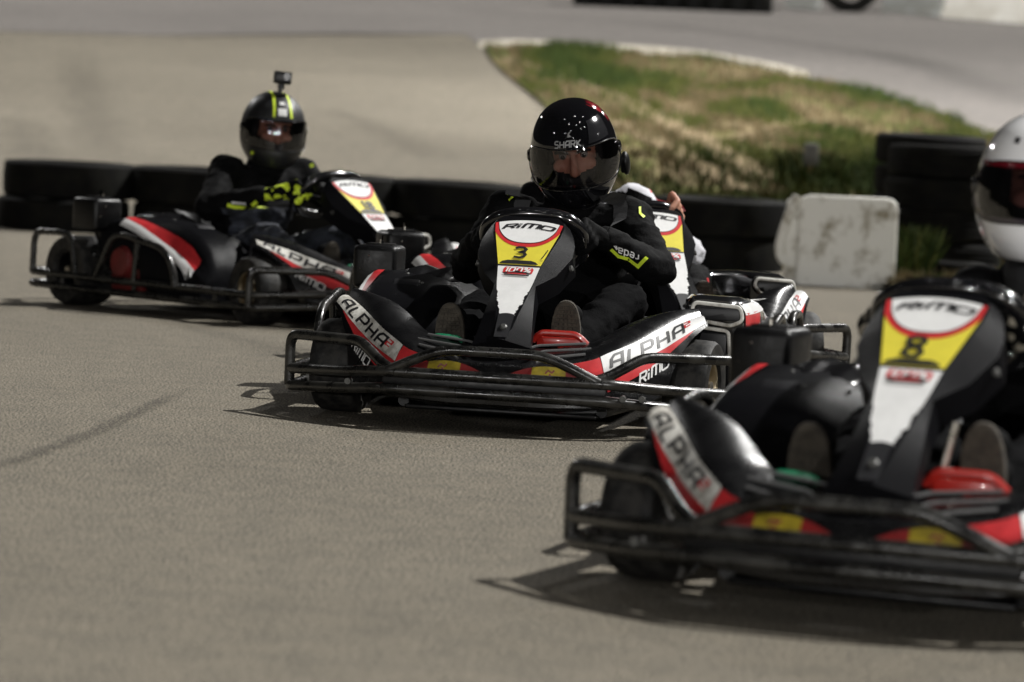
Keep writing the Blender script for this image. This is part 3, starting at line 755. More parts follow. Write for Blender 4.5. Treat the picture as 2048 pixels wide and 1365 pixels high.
    def outline(a,b,n,jag=0,ins=0):
        r=[];l=[]
        for k in range(n+1):
            t=a+(b-a)*k/n; j=(random.uniform(-1,.4)*jag if t>.6 else 0)
            r.append((edge(t)-ins+j,t)); l.append((-edge(t)*(.99)+ins-(random.uniform(-1,.4)*jag*.6 if t>.6 else 0),t))
        return r,l
    def poly(name,pts,m,off,par=pan):
        bm=bmesh.new(); f=bm.faces.new([bm.verts.new(npt(x,t,off)) for x,t in pts]); bmesh.ops.triangulate(bm,faces=[f]); return obj(name,bm,m,par,ang=None)
    arc=[(x*.094,-.032*(1-x*x)+.0125) for x in [k/8 for k in range(-8,9)]]
    # yellow number field, red surround, white oval
    r,l=outline(.08,.372,10); ye=poly('number_plate',r+l[::-1],YEL,.0012)
    bm=bmesh.new()
    def low(x,b0,b1): return b0+(b1-b0)*(1-abs(x)**2.6)**.62 if abs(x)<1 else b0
    N=32
    V=[]
    for k in range(N+1):
        u=-1+2*k/N; x0=u*.094; tt=-.032*(1-u*u)+.0125; tb=low(u,.075,.213); tb=tb if abs(u)<1 else .09
        xb=u*edge(tb); V.append((bm.verts.new(npt(x0,tt,.002)),bm.verts.new(npt(xb,tb,.002))))
    for a,b in zip(V,V[1:]): bm.faces.new((a[0],a[1],b[1],b[0]))
    rs=obj('red_surround',bm,RED,pan,ang=None)
    for nm,mm,off,kx,b1,b0 in (('black_outline',INK,.0026,.91,.183,.020),('white_oval',WHITE,.0031,.895,.178,.018)):
        bm=bmesh.new(); V=[]
        for k in range(N+1):
            u=-1+2*k/N; x0=u*.094*kx; tt=-.032*(1-(u*kx)**2)+.0125+(.002 if mm is WHITE else 0); tb=max(tt,low(u,b0,b1))
            V.append((bm.verts.new(npt(x0,tt,off)),bm.verts.new(npt(x0*(1-.12*(tb)),tb,off))))
        for a,b in zip(V,V[1:]): bm.faces.new((a[0],a[1],b[1],b[0]))
        wo_=obj(nm,bm,mm,pan,ang=None)
    qs,W=text2('RiMO',.24,.25,.15,.14)
    bm=bmesh.new(); quads(bm,qs,lambda x,y:(lambda X:npt(X,.052-.040*y*(1-.15*abs(X)/.07)+3.6*X*X,.0042))((x/W-.5)*.138)); obj('lettering',bm,INK,pan,ang=None,recalc=False)
    r,l=outline(.36,.372,1); 
    poly('black_line',[(edge(.375),.372),(edge(.375),.384),(-edge(.375),.384),(-edge(.375),.372)],INK,.0022)
    poly('black_pocket',[(-.056,.366),(-.049,.346),(-.034,.334),(.030,.334),(.044,.346),(.052,.366)],INK,.0032)
    r,l=outline(.384,.80,44,.006); poly('white_vinyl',r+l[::-1],WHITE,.0015)
    poly('red_badge',[(-.040,.41),(-.035,.393),(.038,.393),(.043,.41),(.040,.445),(.02,.452),(-.03,.452),(-.040,.44)],RED,.0026)
    bm=bmesh.new(); qs,W=text2('100%',.2,.2,.12,.14)
    quads(bm,qs,lambda x,y:npt((x/W-.5)*.070,.436-.036*y,.0036)); obj('lettering',bm,WHITE,pan,ang=None,recalc=False)
    bm=bmesh.new()
    for pp in ([(-.038,.452),(-.022,.444),(0,.436),(.022,.44),(.036,.452)],[(-.034,.462),(.034,.464)]): quads(bm,strip2(pp,.010),lambda x,y:npt(x,.45+(y-.45)*1.0,.0042))
    quads(bm,strip2([(-.006,.435),(.006,.435)],.02),lambda x,y:npt(x,y,.0046))
    obj('emblem',bm,INK,pan,ang=None,recalc=False)
    bm=bmesh.new(); quads(bm,strip2([(-.026,.452),(.026,.454)],.007),lambda x,y:npt(x,y,.005)); obj('emblem',bm,RED,pan,ang=None,recalc=False)
    # scoop with its bolt at the foot
    bm=bmesh.new(); V=[]
    for k in range(9):
        u=-1+k/4; V.append(bm.verts.new(npt(u*.022,.80-.012*(1-u*u),.004)))
    b1=bm.verts.new(npt(.017,.985,.002)); b0=bm.verts.new(npt(-.020,.985,.002)); f=bm.faces.new(V+[b1,b0])
    sc_=obj('scoop',bm,INK,pan,ang=None)
    bm=bmesh.new(); lathe(bm,[(-.004,.011),(.003,.010),(.006,.006),(.006,.0005)],Matrix.Translation(npt(0,.905,.004))@NPN.to_track_quat('X','Z').to_matrix().to_4x4(),14); obj('bolt',bm,BOLT,pan)
    for s in(1,-1):
        bm=bmesh.new(); lathe(bm,[(-.002,.009),(.004,.008),(.005,.0005)],Matrix.Translation(npt(s*.130,.24,-.055))@Vector((s*.9,-.3,.3)).to_track_quat('X','Z').to_matrix().to_4x4(),12)
        obj('bolt',bm,BOLT,pan)
    # ---- steering wheel and column
    C0=Vector((-.005,-.285,.492)); uu=Vector((1,0,.03)).normalized(); vv=Vector((0,-.60,.80)); ring_=[]
    for k in range(40):
        a=2*math.pi*k/40; rx=.138*(abs(math.cos(a))**.8)*(1 if math.cos(a)>0 else -1); ry=.098*(abs(math.sin(a))**.75)*(1 if math.sin(a)>0 else -1)
        ring_.append(C0+uu*rx+vv*ry)
    bm=bmesh.new(); tube(bm,ring_,.019,14,True); sw=obj('steering_wheel',bm,GLOSS,K)
    bm=bmesh.new()
    for k in (0,20,30,10): tube(bm,[C0+Vector((0,-.015,-.02)),ring_[k]],.009,8)
    ell(bm,C0+Vector((0,-.015,-.02)),(.05,.045,.03)); box(bm,C0+Vector((0,-.045,.035)),(.20,.05,.05),.015,Matrix.Rotation(R(-37),3,'X')); obj('spoke',bm,PLAS,sw)
    bm=bmesh.new(); tube(bm,[C0,(0,-.72,.10)],.011,10); obj('steering_column',bm,PLAS,K)
    # ---- engine cover on the kart's right
    def loftx(rows_):
        bm=bmesh.new(); V=[[bm.verts.new(p) for p in r_] for r_ in rows_]
        for a,b in zip(V,V[1:]):
            for j in range(len(a)-1): bm.faces.new((a[j],a[j+1],b[j+1],b[j]))
        bm.faces.new(V[0]);bm.faces.new(V[-1][::-1]); return bm,V
    prof=[(-.26,.07,.14,.165,.15),(-.20,.07,.182,.262,.235),(-.13,.07,.213,.315,.285),(-.05,.08,.248,.342,.312),(.05,.10,.285,.357,.328),(.16,.13,.325,.366,.337),(.26,.15,.350,.370,.342),(.38,.18,.335,.348,.318)]
    rows_=[]
    for y,z0,za,zb,zc in prof:
        w=1 if y>-.2 else .97
        rows_.append([(-.60*w,y,z0),(-.605*w,y,(z0+za)/2),(-.60*w,y,za-.035),(-.585*w,y,za-.008),(-.56*w,y,za+.012),(-.51,y,zb-.006),(-.46,y,zb),(-.40,y,zb),(-.34,y,zb-.004),(-.28,y,zc),(-.24,y,zc-.025),(-.225,y,zc-.07),(-.22,y,z0)])
    bm,V=loftx(rows_)
    sub=bmesh.ops.subdivide_edges(bm,edges=bm.edges[:],cuts=1,use_grid_fill=True,smooth=.6)
    cov=obj('engine_cover',bm,GREY,K,ang=60)
    tr=bvh(cov.data)
    def drop(x,y,off,ax):
        h=tr.ray_cast(Vector((x,y,1)),Vector((0,0,-1))) if ax=='z' else tr.ray_cast(Vector((-1,x,y)),Vector((1,0,0)))
        return (h[0]+h[1]*off*(1 if h[1].z>0 or ax!='z' else -1)) if h[0] else None
    for nm,mm,xa,xb in (('white_stripe',WHITE,.0,.026),('red_stripe',RED,.026,.058)):
        bm=bmesh.new(); n=26; Vv=[]
        for i in range(n+1):
            y=-.19+i*.46/n; x0=-.592
            row=[]
            for j in range(4):
                xx=x0+xa+(xb-xa)*j/3
                h=tr.ray_cast(Vector((xx,y,1)),Vector((0,0,-1)))
                row.append(bm.verts.new((h[0]+Vector((-.25,-.3,.9)).normalized()*.003) if h[0] else (xx,y,.2)))
            Vv.append(row)
        for a,b in zip(Vv,Vv[1:]):
            for j in range(3): bm.faces.new((a[j],a[j+1],b[j+1],b[j]))
        obj(nm,bm,mm,cov,ang=None)
    for (x,y) in ((-.37,-.02),(-.30,.05),(-.44,.12)):
        h=tr.ray_cast(Vector((x,y,1)),Vector((0,0,-1))); bm=bmesh.new(); ell(bm,h[0],(.006,.006,.004),sub=2); obj('bolt',bm,BOLT,cov)
    bm=bmesh.new(); h=tr.ray_cast(Vector((-.41,-.04,1)),Vector((0,0,-1)))[0]; box(bm,h+Vector((0,0,.0)),(.075,.035,.008),.003,Matrix.Rotation(R(28),3,'X')); obj('air_slot',bm,INK,cov)
    # glossy upper cowl behind it
    rows_=[]
    for y,z,w,x in ((.05,.335,.05,-.38),(.12,.365,.085,-.38),(.20,.385,.10,-.38),(.32,.385,.10,-.38),(.42,.36,.08,-.38)):
        rows_.append([(x-w,y,z-.05),(x-w*.85,y,z-.015),(x-w*.4,y,z),(x,y,z-.012),(x+w*.4,y,z),(x+w*.85,y,z-.02),(x+w,y,z-.06)])
    bm,V=loftx(rows_); bmesh.ops.subdivide_edges(bm,edges=bm.edges[:],cuts=2,use_grid_fill=True,smooth=.9); obj('engine_cowl',bm,GLOSS,K,ang=60)
    bm=bmesh.new(); box(bm,(-.585,.20,.16),(.035,.20,.16),.012); lathe(bm,[(-.02,.001),(-.02,.055),(0,.065),(.03,.065)],Matrix.Translation((-.605,.22,.19)),20); obj('engine_shroud',bm,REDENG,K)
    bm=bmesh.new(); box(bm,(-.45,.32,.16),(.22,.28,.2),.02); box(bm,(-.40,.50,.18),(.16,.12,.10),.02)
    for k in range(6): box(bm,(-.52,.38,.10+k*.022),(.15,.16,.006),.002)
    obj('engine',bm,ENG,K)
    bm=bmesh.new(); tube(bm,fillet([(-.36,.42,.20),(-.30,.55,.22),(-.15,.66,.22),(.1,.68,.22)],.08),.024,14); lathe(bm,[(-.12,.02),(-.11,.045),(.10,.045),(.12,.02)],Matrix.Translation((.02,.70,.24)),18); obj('exhaust',bm,CHROME,K)
    # air box standing on the rear right corner
    bm=bmesh.new(); box(bm,(-.588,.43,.366),(.134,.16,.130),.018,None,3)
    abx=obj('air_box',bm,PLAS,K,ang=50)
    bm=bmesh.new(); box(bm,(-.585,.43,.433),(.08,.07,.006),.002); lathe(bm,[(0,.0005),(0,.012),(.0,.0005)],Matrix.Translation((-.58,.42,.45)),8); tube(bm,[(-.58,.42,.43),(-.58,.42,.444)],.006,8); obj('lid_bolt',bm,CHROME if False else PLAS,abx)
    bm=bmesh.new(); tube(bm,[(-.582,.40,.432),(-.582,.40,.448)],.0028,8); ell(bm,(-.63,.349,.36),(.003,.003,.003),sub=1); ell(bm,(-.605,.349,.40),(.003,.003,.003),sub=1); obj('bolt',bm,CHROME,abx)
    bm=bmesh.new(); tube(bm,[(-.56,.44,.31),(-.52,.42,.2)],.03,12); obj('intake_hose',bm,PLAS,K)
    # ---- side pod on the kart's left with its two front openings
    bm=bmesh.new()
    prof=[(-.21,.10,.355,.43,.585),(-.17,.08,.362,.42,.592),(-.05,.07,.362,.40,.60),(.15,.07,.350,.39,.605),(.36,.09,.325,.39,.60),(.43,.12,.29,.40,.58)]
    rows_=[]
    for y,z0,z1,xi,xo in prof:
        rows_.append([(xi,y,z0),(xi,y,(z0+z1)/2),(xi,y,z1-.02),(xi+.015,y,z1-.003),(xi+.04,y,z1),(xo-.05,y,z1-.003),(xo-.02,y,z1-.016),(xo-.004,y,z1-.04),(xo,y,(z0+z1)/2),(xo-.01,y,z0)])
    bm.free(); bm,V=loftx(rows_); bmesh.ops.subdivide_edges(bm,edges=bm.edges[:],cuts=1,use_grid_fill=True,smooth=.5)
    pod=obj('side_pod',bm,GLOSS,K,ang=50)
    bm=bmesh.new()
    tube(bm,fillet([(.445,-.222,.345),(.575,-.222,.338),(.583,-.222,.30),(.55,-.226,.285),(.46,-.226,.296),(.438,-.222,.32)],.014,True),.0055,8,True)
    tube(bm,fillet([(.452,-.224,.278),(.545,-.224,.270),(.552,-.224,.20),(.52,-.224,.15),(.45,-.224,.15)],.014,True),.0055,8,True)
    obj('rim_highlight',bm,WORN_GLINT,pod,label='painted highlight along the edges of the pod openings')  # edge highlights painted in as pale tubes
    bm=bmesh.new(); box(bm,(.512,-.215,.315),(.125,.012,.034),.004); box(bm,(.50,-.215,.212),(.08,.012,.10),.004); obj('opening',bm,INK,pod)
    bm=bmesh.new(); tp=bvh(pod.data)
    def side(y,z,off): 
        h=tp.ray_cast(Vector((1.2,y,z)),Vector((-1,0,0))); return h[0]+Vector((off,0,0)) if h[0] else Vector((.6,y,z))
    gridmap(bm,lambda a,b:side(-.19+.26*a,.245+.075*b,.003),8,5); obj('red_stripe',bm,RED,pod,ang=None)
    bm=bmesh.new(); gridmap(bm,lambda a,b:side(-.19+.45*a,.315+.030*b,.004) if True else 0,8,3); gridmap(bm,lambda a,b:side(-.15+.2*a,.23+.015*b+.04*a,.005),8,2); obj('white_stripe',bm,WHITE,pod,ang=None)
    # ---- seat
    bm=bmesh.new(); V=[]
    path=[(-.13,.13),(-.10,.085),(0,.065),(.12,.065),(.24,.075),(.33,.12),(.385,.20),(.42,.28),(.445,.35),(.455,.375)]
    for i,(y,z) in enumerate(path):
        row=[]
        wdt=.185 if i<6 else .185+.01*(i-6)
        sh=[.10,.14,.17,.19,.20,.19,.14,.10,.06,.03][i]
        for k in range(13):
            u=-1+k/6; row.append(bm.verts.new((u*wdt, y-(sh*.9 if i>=5 else 0)*abs(u)**2.6, z+(sh if i<6 else .02)*abs(u)**2.6)))
        V.append(row)
    for a,b in zip(V,V[1:]):
        for j in range(12): bm.faces.new((a[j],a[j+1],b[j+1],b[j]))
    bmesh.ops.recalc_face_normals(bm,faces=bm.faces); bmesh.ops.solidify(bm,geom=bm.faces[:],thickness=.010); obj('seat',bm,PLAS,K,ang=50)
    # ---- pedals
    bm=bmesh.new(); tube(bm,fillet([(.065,-.66,.238),(.085,-.665,.262),(.185,-.665,.262),(.212,-.66,.236)],.02),.0085,10); box(bm,(.14,-.655,.238),(.13,.012,.026),.004); tube(bm,[(.14,-.655,.235),(.14,-.60,.07)],.009,8); obj('brake_pedal',bm,REDPL,K,label='red brake pedal')
    bm=bmesh.new(); tube(bm,fillet([(-.22,-.67,.222),(-.20,-.675,.238),(-.14,-.675,.236),(-.125,-.67,.225)],.02),.006,10); tube(bm,[(-.17,-.67,.225),(-.17,-.60,.07)],.008,8); obj('throttle_pedal',bm,GREEN,K,label='green throttle pedal')
    return K
def copy_tree(o,parent=None):
    c=o.copy(); COL.objects.link(c)
    if parent is not None: c.parent=parent
    for ch in list(o.children): copy_tree(ch,c)
    return c
GRP='rental racing karts on the track'
KS={'3':(.10,10.60,-9.4),'8':(.921,7.06,-22.2),'4':(.30,12.2,18.0),'L':(-.93,14.62,41.9)}
LAB={'3':'black racing kart with the number 3 on its yellow plate','8':'nearest black racing kart, number 8 on its yellow plate','4':'racing kart half hidden behind kart number 3','L':'leftmost racing kart, number 18, seen from its side before the tyre wall'}
karts={}
proto=make_kart(LAB['3'],GRP)
for k in ('3','8','4','L'):
    o=proto if k=='3' else copy_tree(proto)
    o['label']=LAB[k]; X,Y,a=KS[k]; o.location=(X,Y,0); o.rotation_euler=(0,0,R(a)); karts[k]=o
def number(k,s,hgt,x0,tb,w=.16,wx=.9):
    pan=[c for c in karts[k].children if c.name.startswith('front_panel')][0]
    plate=[c for c in karts[k].children if c.name.startswith('front_panel')][0]
    qs,W=text2(s,w,.0,.08); bm=bmesh.new()
    quads(bm,qs,lambda x,y:npt(x0+(x-W/2)*hgt*wx,tb-(y*hgt/.492),.0042)); obj('number',bm,INK,pan,ang=None,recalc=False)
bmx=bmesh.new(); tube(bmx,[(.070,-.60,.22),(.098,-.60,.345)],.0075,10); obj('bare_strut',bmx,CHROME,karts['8'])
number('3','3',.044,-.003,.312,.2,1.0)
number('8','8',.053,-.006,.320,.2,.95)
number('L','18',.040,.005,.325,.24,.95)
bmx=bmesh.new(); quads(bmx,strip2([(.069,.235),(.066,.26),(.061,.29),(.057,.315)],.003,.01)+strip2([(.056,.335),(.062,.33)],.003),lambda x,y:npt(x,y,.0042)); obj('ink_smudge',bmx,INK,[c for c in karts['3'].children if c.name.startswith('front_panel')][0],ang=None,recalc=False)
# ================================================================ PEOPLE
HP=[(.145,0,0,0),(.143,.022,.026,.028),(.136,.048,.056,.060),(.122,.073,.086,.092),(.10,.095,.112,.120),(.07,.112,.132,.143),(.035,.123,.145,.158),(0,.1285,.152,.165),(-.035,.129,.157,.164),(-.065,.125,.161,.155),(-.09,.117,.162,.142),(-.11,.107,.159,.128),(-.125,.096,.153,.113),(-.138,.085,.143,.100),(-.145,.074,.130,.088)]
HT=[(-z,(w_,f,b)) for z,w_,f,b in HP]
def hpt(phi,z,off=0):
    z=max(-.145,min(.145,z))
    t=-z
    for (a,va),(b,vb) in zip(HT,HT[1:]):
        if t<=b+1e-9:
            k=(t-a)/(b-a); w_,f,bk=[va[i]+(vb[i]-va[i])*k for i in range(3)]; break
    s,c=math.sin(phi),math.cos(phi); n=2.15; l=f if c>=0 else bk
    r=1/max(1e-6,((abs(s)/max(w_,1e-6))**n+(abs(c)/max(l,1e-6))**n))**(1/n) if w_>0 else 0
    p=Vector((r*s,-r*c,z))
    if off:
        d=Vector((s*.9,-c*.9,(.9 if z>.06 else 0)*(z/.145))).normalized(); p=p+d*off
    return p
def make_head(parent,M):
    bm=bmesh.new()
    ell(bm,(0,.02,.03),(.075,.092,.095)); ell(bm,(0,-.035,-.035),(.058,.055,.075)); ell(bm,(0,-.05,-.085),(.032,.036,.03))
    ell(bm,(0,-.060,.040),(.062,.026,.02)); cap(bm,(0,-.084,.018),(0,-.106,-.028),.009,.013); ell(bm,(0,-.098,-.032),(.017,.012,.009))
    for s in(1,-1): ell(bm,(s*.040,-.058,-.02),(.026,.026,.024)); ell(bm,(s*.075,.02,-.01),(.012,.02,.032))
    cap(bm,(0,.02,-.06),(0,.04,-.17),.058,.062)
    ell(bm,(0,-.086,-.058),(.024,.010,.006)); ell(bm,(0,-.084,-.067),(.020,.010,.006))
    me=remesh(bm,.005,4)
    for v in me.vertices:
        for s in(1,-1):
            d=(v.co-Vector((s*.031,-.092,.018))).length
            if d<.020: v.co.y+=.010*(1-d/.020)
    fl=[(p.center.z<-.038+.25*abs(p.center.x) or p.center.z>.062 or abs(p.center.x)>.062) for p in me.polygons]
    me.transform(M); h=meshobj('head',me,[SKIN,LINING],parent)
    for p,f_ in zip(me.polygons,fl): p.material_index=int(f_)
    for s in (1,-1):
        bm=bmesh.new(); ell(bm,M@Vector((s*.031,-.0695,.017)),(.0115,)*3); e=obj('eye',bm,EYE,h,ang=None)
        bm=bmesh.new(); ell(bm,M@Vector((s*.031,-.0765,.016)),(.0072,)*3); obj('iris',bm,IRIS,h,ang=None)
        bm=bmesh.new(); tube(bm,[M@Vector(p) for p in cr([(s*.014,-.090,.030),(s*.03,-.091,.036),(s*.052,-.078,.031)],4)],.0045,6); obj('eyebrow',bm,HAIR,h,ang=None)
    return h
def make_helmet(parent,M,shell,vis,kind,mask=True):
    nphi=96;zs=[.145,.1435,.140,.134,.126,.116,.104,.090,.074,.058,.050,.045,.038,.028,.014,0,-.014,-.028,-.042,-.052,-.060,-.066,-.078,-.09,-.102,-.114,-.125,-.135,-.141,-.145]
    Z0,Z1,PH=-.060,.045,R(78)
    bm=bmesh.new(); rows=[]
    for z in zs: rows.append([bm.verts.new(hpt(2*math.pi*i/nphi-math.pi,z)) for i in range(nphi)] if z<.1449 else [bm.verts.new(hpt(0,.145))])
    def opening(ph,z):
        a=abs(ph)/PH; zc=(Z0+Z1)/2; hz=(Z1-Z0)/2
        return a**5+abs((z-zc)/hz)**4<1.0
    for a,b,za,zb in zip(rows,rows[1:],zs,zs[1:]):
        for i in range(nphi):
            j=(i+1)%nphi; ph=2*math.pi*(i+.5)/nphi-math.pi
            if opening(ph,(za+zb)/2): continue
            if len(a)==1: bm.faces.new((a[0],b[i],b[j]))
            else: bm.faces.new((a[i],b[i],b[j],a[j]))
    bmesh.ops.recalc_face_normals(bm,faces=bm.faces)
    bmesh.ops.solidify(bm,geom=bm.faces[:],thickness=.018)
    for f in bm.faces:
        c=f.calc_center_median(); q=hpt(math.atan2(c.x,-c.y),c.z)
        if (Vector((c.x,c.y,0)).length<Vector((q.x,q.y,0)).length-.006 and c.z<.13) or c.z<-.143: f.material_index=1
        elif kind=='black' and c.x>.05 and c.y>-.01 and c.z>.075 and noise.noise(c*40)>-.25: f.material_index=2
    bm.transform(M); h=obj('helmet',bm,[shell,LINING,HRED],parent,ang=70,recalc=False)
    # visor
    bm=bmesh.new(); n1,n2=48,14; PV=R(84)
    def vf(a,b,off=.0042):
        u=-1+2*a; ph=u*PV; zc=(Z0+Z1)/2-.002; hz=(Z1-Z0)/2+.007; hh=hz*(1-abs(u)**6*.72)
        return M@hpt(ph,zc+hh*(2*b-1)-.004*abs(u)**2,off)
    gridmap(bm,vf,n1,n2); vo=obj('visor',bm,vis,h,ang=None)
    bm=bmesh.new()
    edge_=[vf(k/n1,0,.0046) for k in range(n1+1)]+[vf(1,k/4,.0046) for k in range(1,5)]+[vf(1-k/n1,1,.0046) for k in range(1,n1+1)]+[vf(0,1-k/4,.0046) for k in range(1,4)]
    tube(bm,edge_,.0022,6,True); obj('visor_edge',bm,GLOSS,h)
    for s in (1,-1):
      bm=bmesh.new(); lathe(bm,[(.0,.0005),(.010,.010),(.007,.017),(-.002,.020)],M@Matrix.Translation(hpt(s*R(86),-.004,.0))@Vector((s,0,0)).to_track_quat('X','Z').to_matrix().to_4x4(),20)
      obj('visor_pivot',bm,GLOSS,h)
    def hmap(qs,z0,hg,wd,f=None): # letters on the forehead
        return qs
    if kind=='black':
        for s_,zz,hg,wd in (('SHARK',.054,.017,.078),):
            qs,W=text2(s_,.2,.1,.1,.2); bm=bmesh.new()
            quads(bm,qs,lambda x,y:M@hpt(((x/W-.5)*wd)/.135-.06,zz+y*hg,.0012)); obj('lettering',bm,mat('silver_print',(.22,.22,.22),.4),h,ang=None,recalc=False)
        bm=bmesh.new(); quads(bm,[[Vector(p) for p in q] for q in ([(-.006,.077),(.000,.080),(.002,.090),(.012,.097)],[(.000,.080),(.010,.080),(.006,.086),(.004,.090)])],lambda x,y:M@hpt(x/.10-.06,y,.0013)); obj('emblem',bm,MAT['silver_print'],h,ang=None,recalc=False)
        bm=bmesh.new(); ell(bm,(.142,.035,-.075),(.014,.026,.036),sub=3); box(bm,(.136,.03,-.075),(.02,.03,.05),.006); bm.transform(M); obj('intercom',bm,PLAS,h)
        bm=bmesh.new(); gridmap(bm,lambda a,b:M@hpt(R(22)+R(38)*a+R(8)*b,.055+.055*b,.0012),10,8); obj('grey_panel',bm,mat('grey_helmet_graphic',(.016,.016,.018),.12,rvar=.1),h,ang=None)
    if kind=='stripes':
        bm=bmesh.new()
        tr=BVHTree.FromPolygons([M.inverted()@v.co for v in h.data.vertices],[p.vertices for p in h.data.polygons])
        def top(x,a):
            d=Vector((0,-math.cos(a),math.sin(a))); hh=tr.ray_cast(Vector((x,0,-.01))+d*.5,-d)
            return hh[0]+d*.0016
        for x0,w0 in ((-.026,.010),(.028,.010)):
            f=lambda a,b,x0=x0:M@top((x0*(1+.35*max(0,1-a*2.2)))+(b-.5)*.010,R(28)+R(125)*a)
            gridmap(bm,f,36,2)
        obj('yellow_stripe',bm,FLUO,h,ang=None)
        bm=bmesh.new(); gridmap(bm,lambda a,b:M@top(-.018+.036*b,R(30)+R(12)*a),5,5); gridmap(bm,lambda a,b:M@top(-.010+.020*b,R(48)+R(6)*a),4,4); obj('white_patch',bm,WHITE,h,ang=None)
        bm=bmesh.new(); quads(bm,strip2([(-.9,-.10),(-.75,-.092)],.014,.03)+strip2([(.85,-.07),(.95,-.09)],.010,.03),lambda x,y:M@hpt(x,y,.0015)); obj('yellow_mark',bm,FLUO,h,ang=None,recalc=False)
    if kind=='white':
        bm=bmesh.new(); gridmap(bm,lambda a,b:M@hpt(-PV*.82+PV*1.64*a,Z1-.007+.010*b,.0056),40,2); obj('red_reflection',bm,mat('dark_red_reflection',(.12,.004,.010),.2,coat=.6),h,ang=None)  # reflection at the visor top, painted as a dark red strip
        bm=bmesh.new(); S=strip2(cr2([(-.30,.0),(-.34,.5),(-.24,.9),(-.10,.75),(-.12,.4)]),.09,.05)+strip2(cr2([(-.08,0),(-.02,.6),(.03,.9),(.05,.1)]),.09,.05)+strip2(cr2([(.10,.05),(.12,.55),(.2,.5)]),.08,.05)+strip2([(.26,.0),(.27,.5)],.08,.05)+strip2([(-.4,-.12),(.4,-.02)],.05,.05)
        quads(bm,S,lambda x,y:M@hpt(x*.75,.078+.026*y,.0015)); obj('lettering',bm,INK,h,ang=None,recalc=False)
        bm=bmesh.new(); gridmap(bm,lambda a,b:M@hpt(-.17+.22*a,-.078+.005*b,.0018),6,1); obj('chin_vent',bm,INK,h,ang=None)
        bm=bmesh.new(); gridmap(bm,lambda a,b:M@hpt(-.62+.10*a,.083+.012*b,.0016),4,2); obj('vent',bm,INK,h,ang=None)
    return h
def cr2(p,n=6): return [(v.x,v.y) for v in cr([(a,b,0) for a,b in p],n)]
def make_hand(bm_or_parent,name,grip,rim,fwd,wrist,side,m,parent,m2=None,scale=1.0,thumb_in=1):
    """a hand closed round a bar: four separate fingers of unequal length and a thumb"""
    rim=rim.normalized(); U=(wrist-grip); F=fwd.normalized(); F=(F-rim*F.dot(rim)).normalized()
    Upv=rim.cross(F); 
    if Upv.z<0: Upv=-Upv
    sc=scale; bm=bmesh.new(); r0=.0165
    def C(x,a,r): return grip+rim*x+(F*math.cos(R(a))+Upv*math.sin(R(a)))*r
    lens=[.92,1.0,.96,.80]; xs=[.030,.010,-.010,-.029]
    kn=[]
    for i in range(4):
        x=xs[i]*side*sc; L=lens[i]
        P=[C(x,100,.040*sc),C(x*1.03,48,.038*sc),C(x*1.02,-8*L,.032*sc),C(x,-62*L,.030*sc),C(x*.98,-112*L,.028*sc)]
        kn.append(P[0])
        for a,b,ra,rb in zip(P,P[1:],(.0112,.0105,.0096,.0088),(.0105,.0096,.0088,.0078)): cap(bm,a,b,ra*sc*.98,rb*sc*.98,1)
    wr=wrist
    for k in kn: cap(bm,k,wr.lerp(k,.22),.0135*sc,.020*sc,1)
    cap(bm,kn[0],kn[3],.013*sc,.012*sc,1)
    mid=(kn[1]+kn[2])/2; cap(bm,mid.lerp(wr,.3),wr,.024*sc,.026*sc,2)
    # thumb from the side of the palm, round the back of the rim
    tb=mid.lerp(wr,.55)+rim*(.026*side*sc)
    T=[tb,C(.040*side*sc,150,.036*sc),C(.036*side*sc,200,.030*sc),C(.030*side*sc,238,.028*sc)]
    for a,b,ra,rb in zip(T,T[1:],(.015,.0125,.0105),(.0125,.0105,.009)): cap(bm,a,b,ra*sc,rb*sc,1)
    me=remesh(bm,.0035,3)
    if m2:
        def fc(c):
            a=noise.noise(c*38); return 1 if a>.02 else 0
        return meshobj(name,me,[m,m2],parent,fc=fc)
    return meshobj(name,me,m,parent)
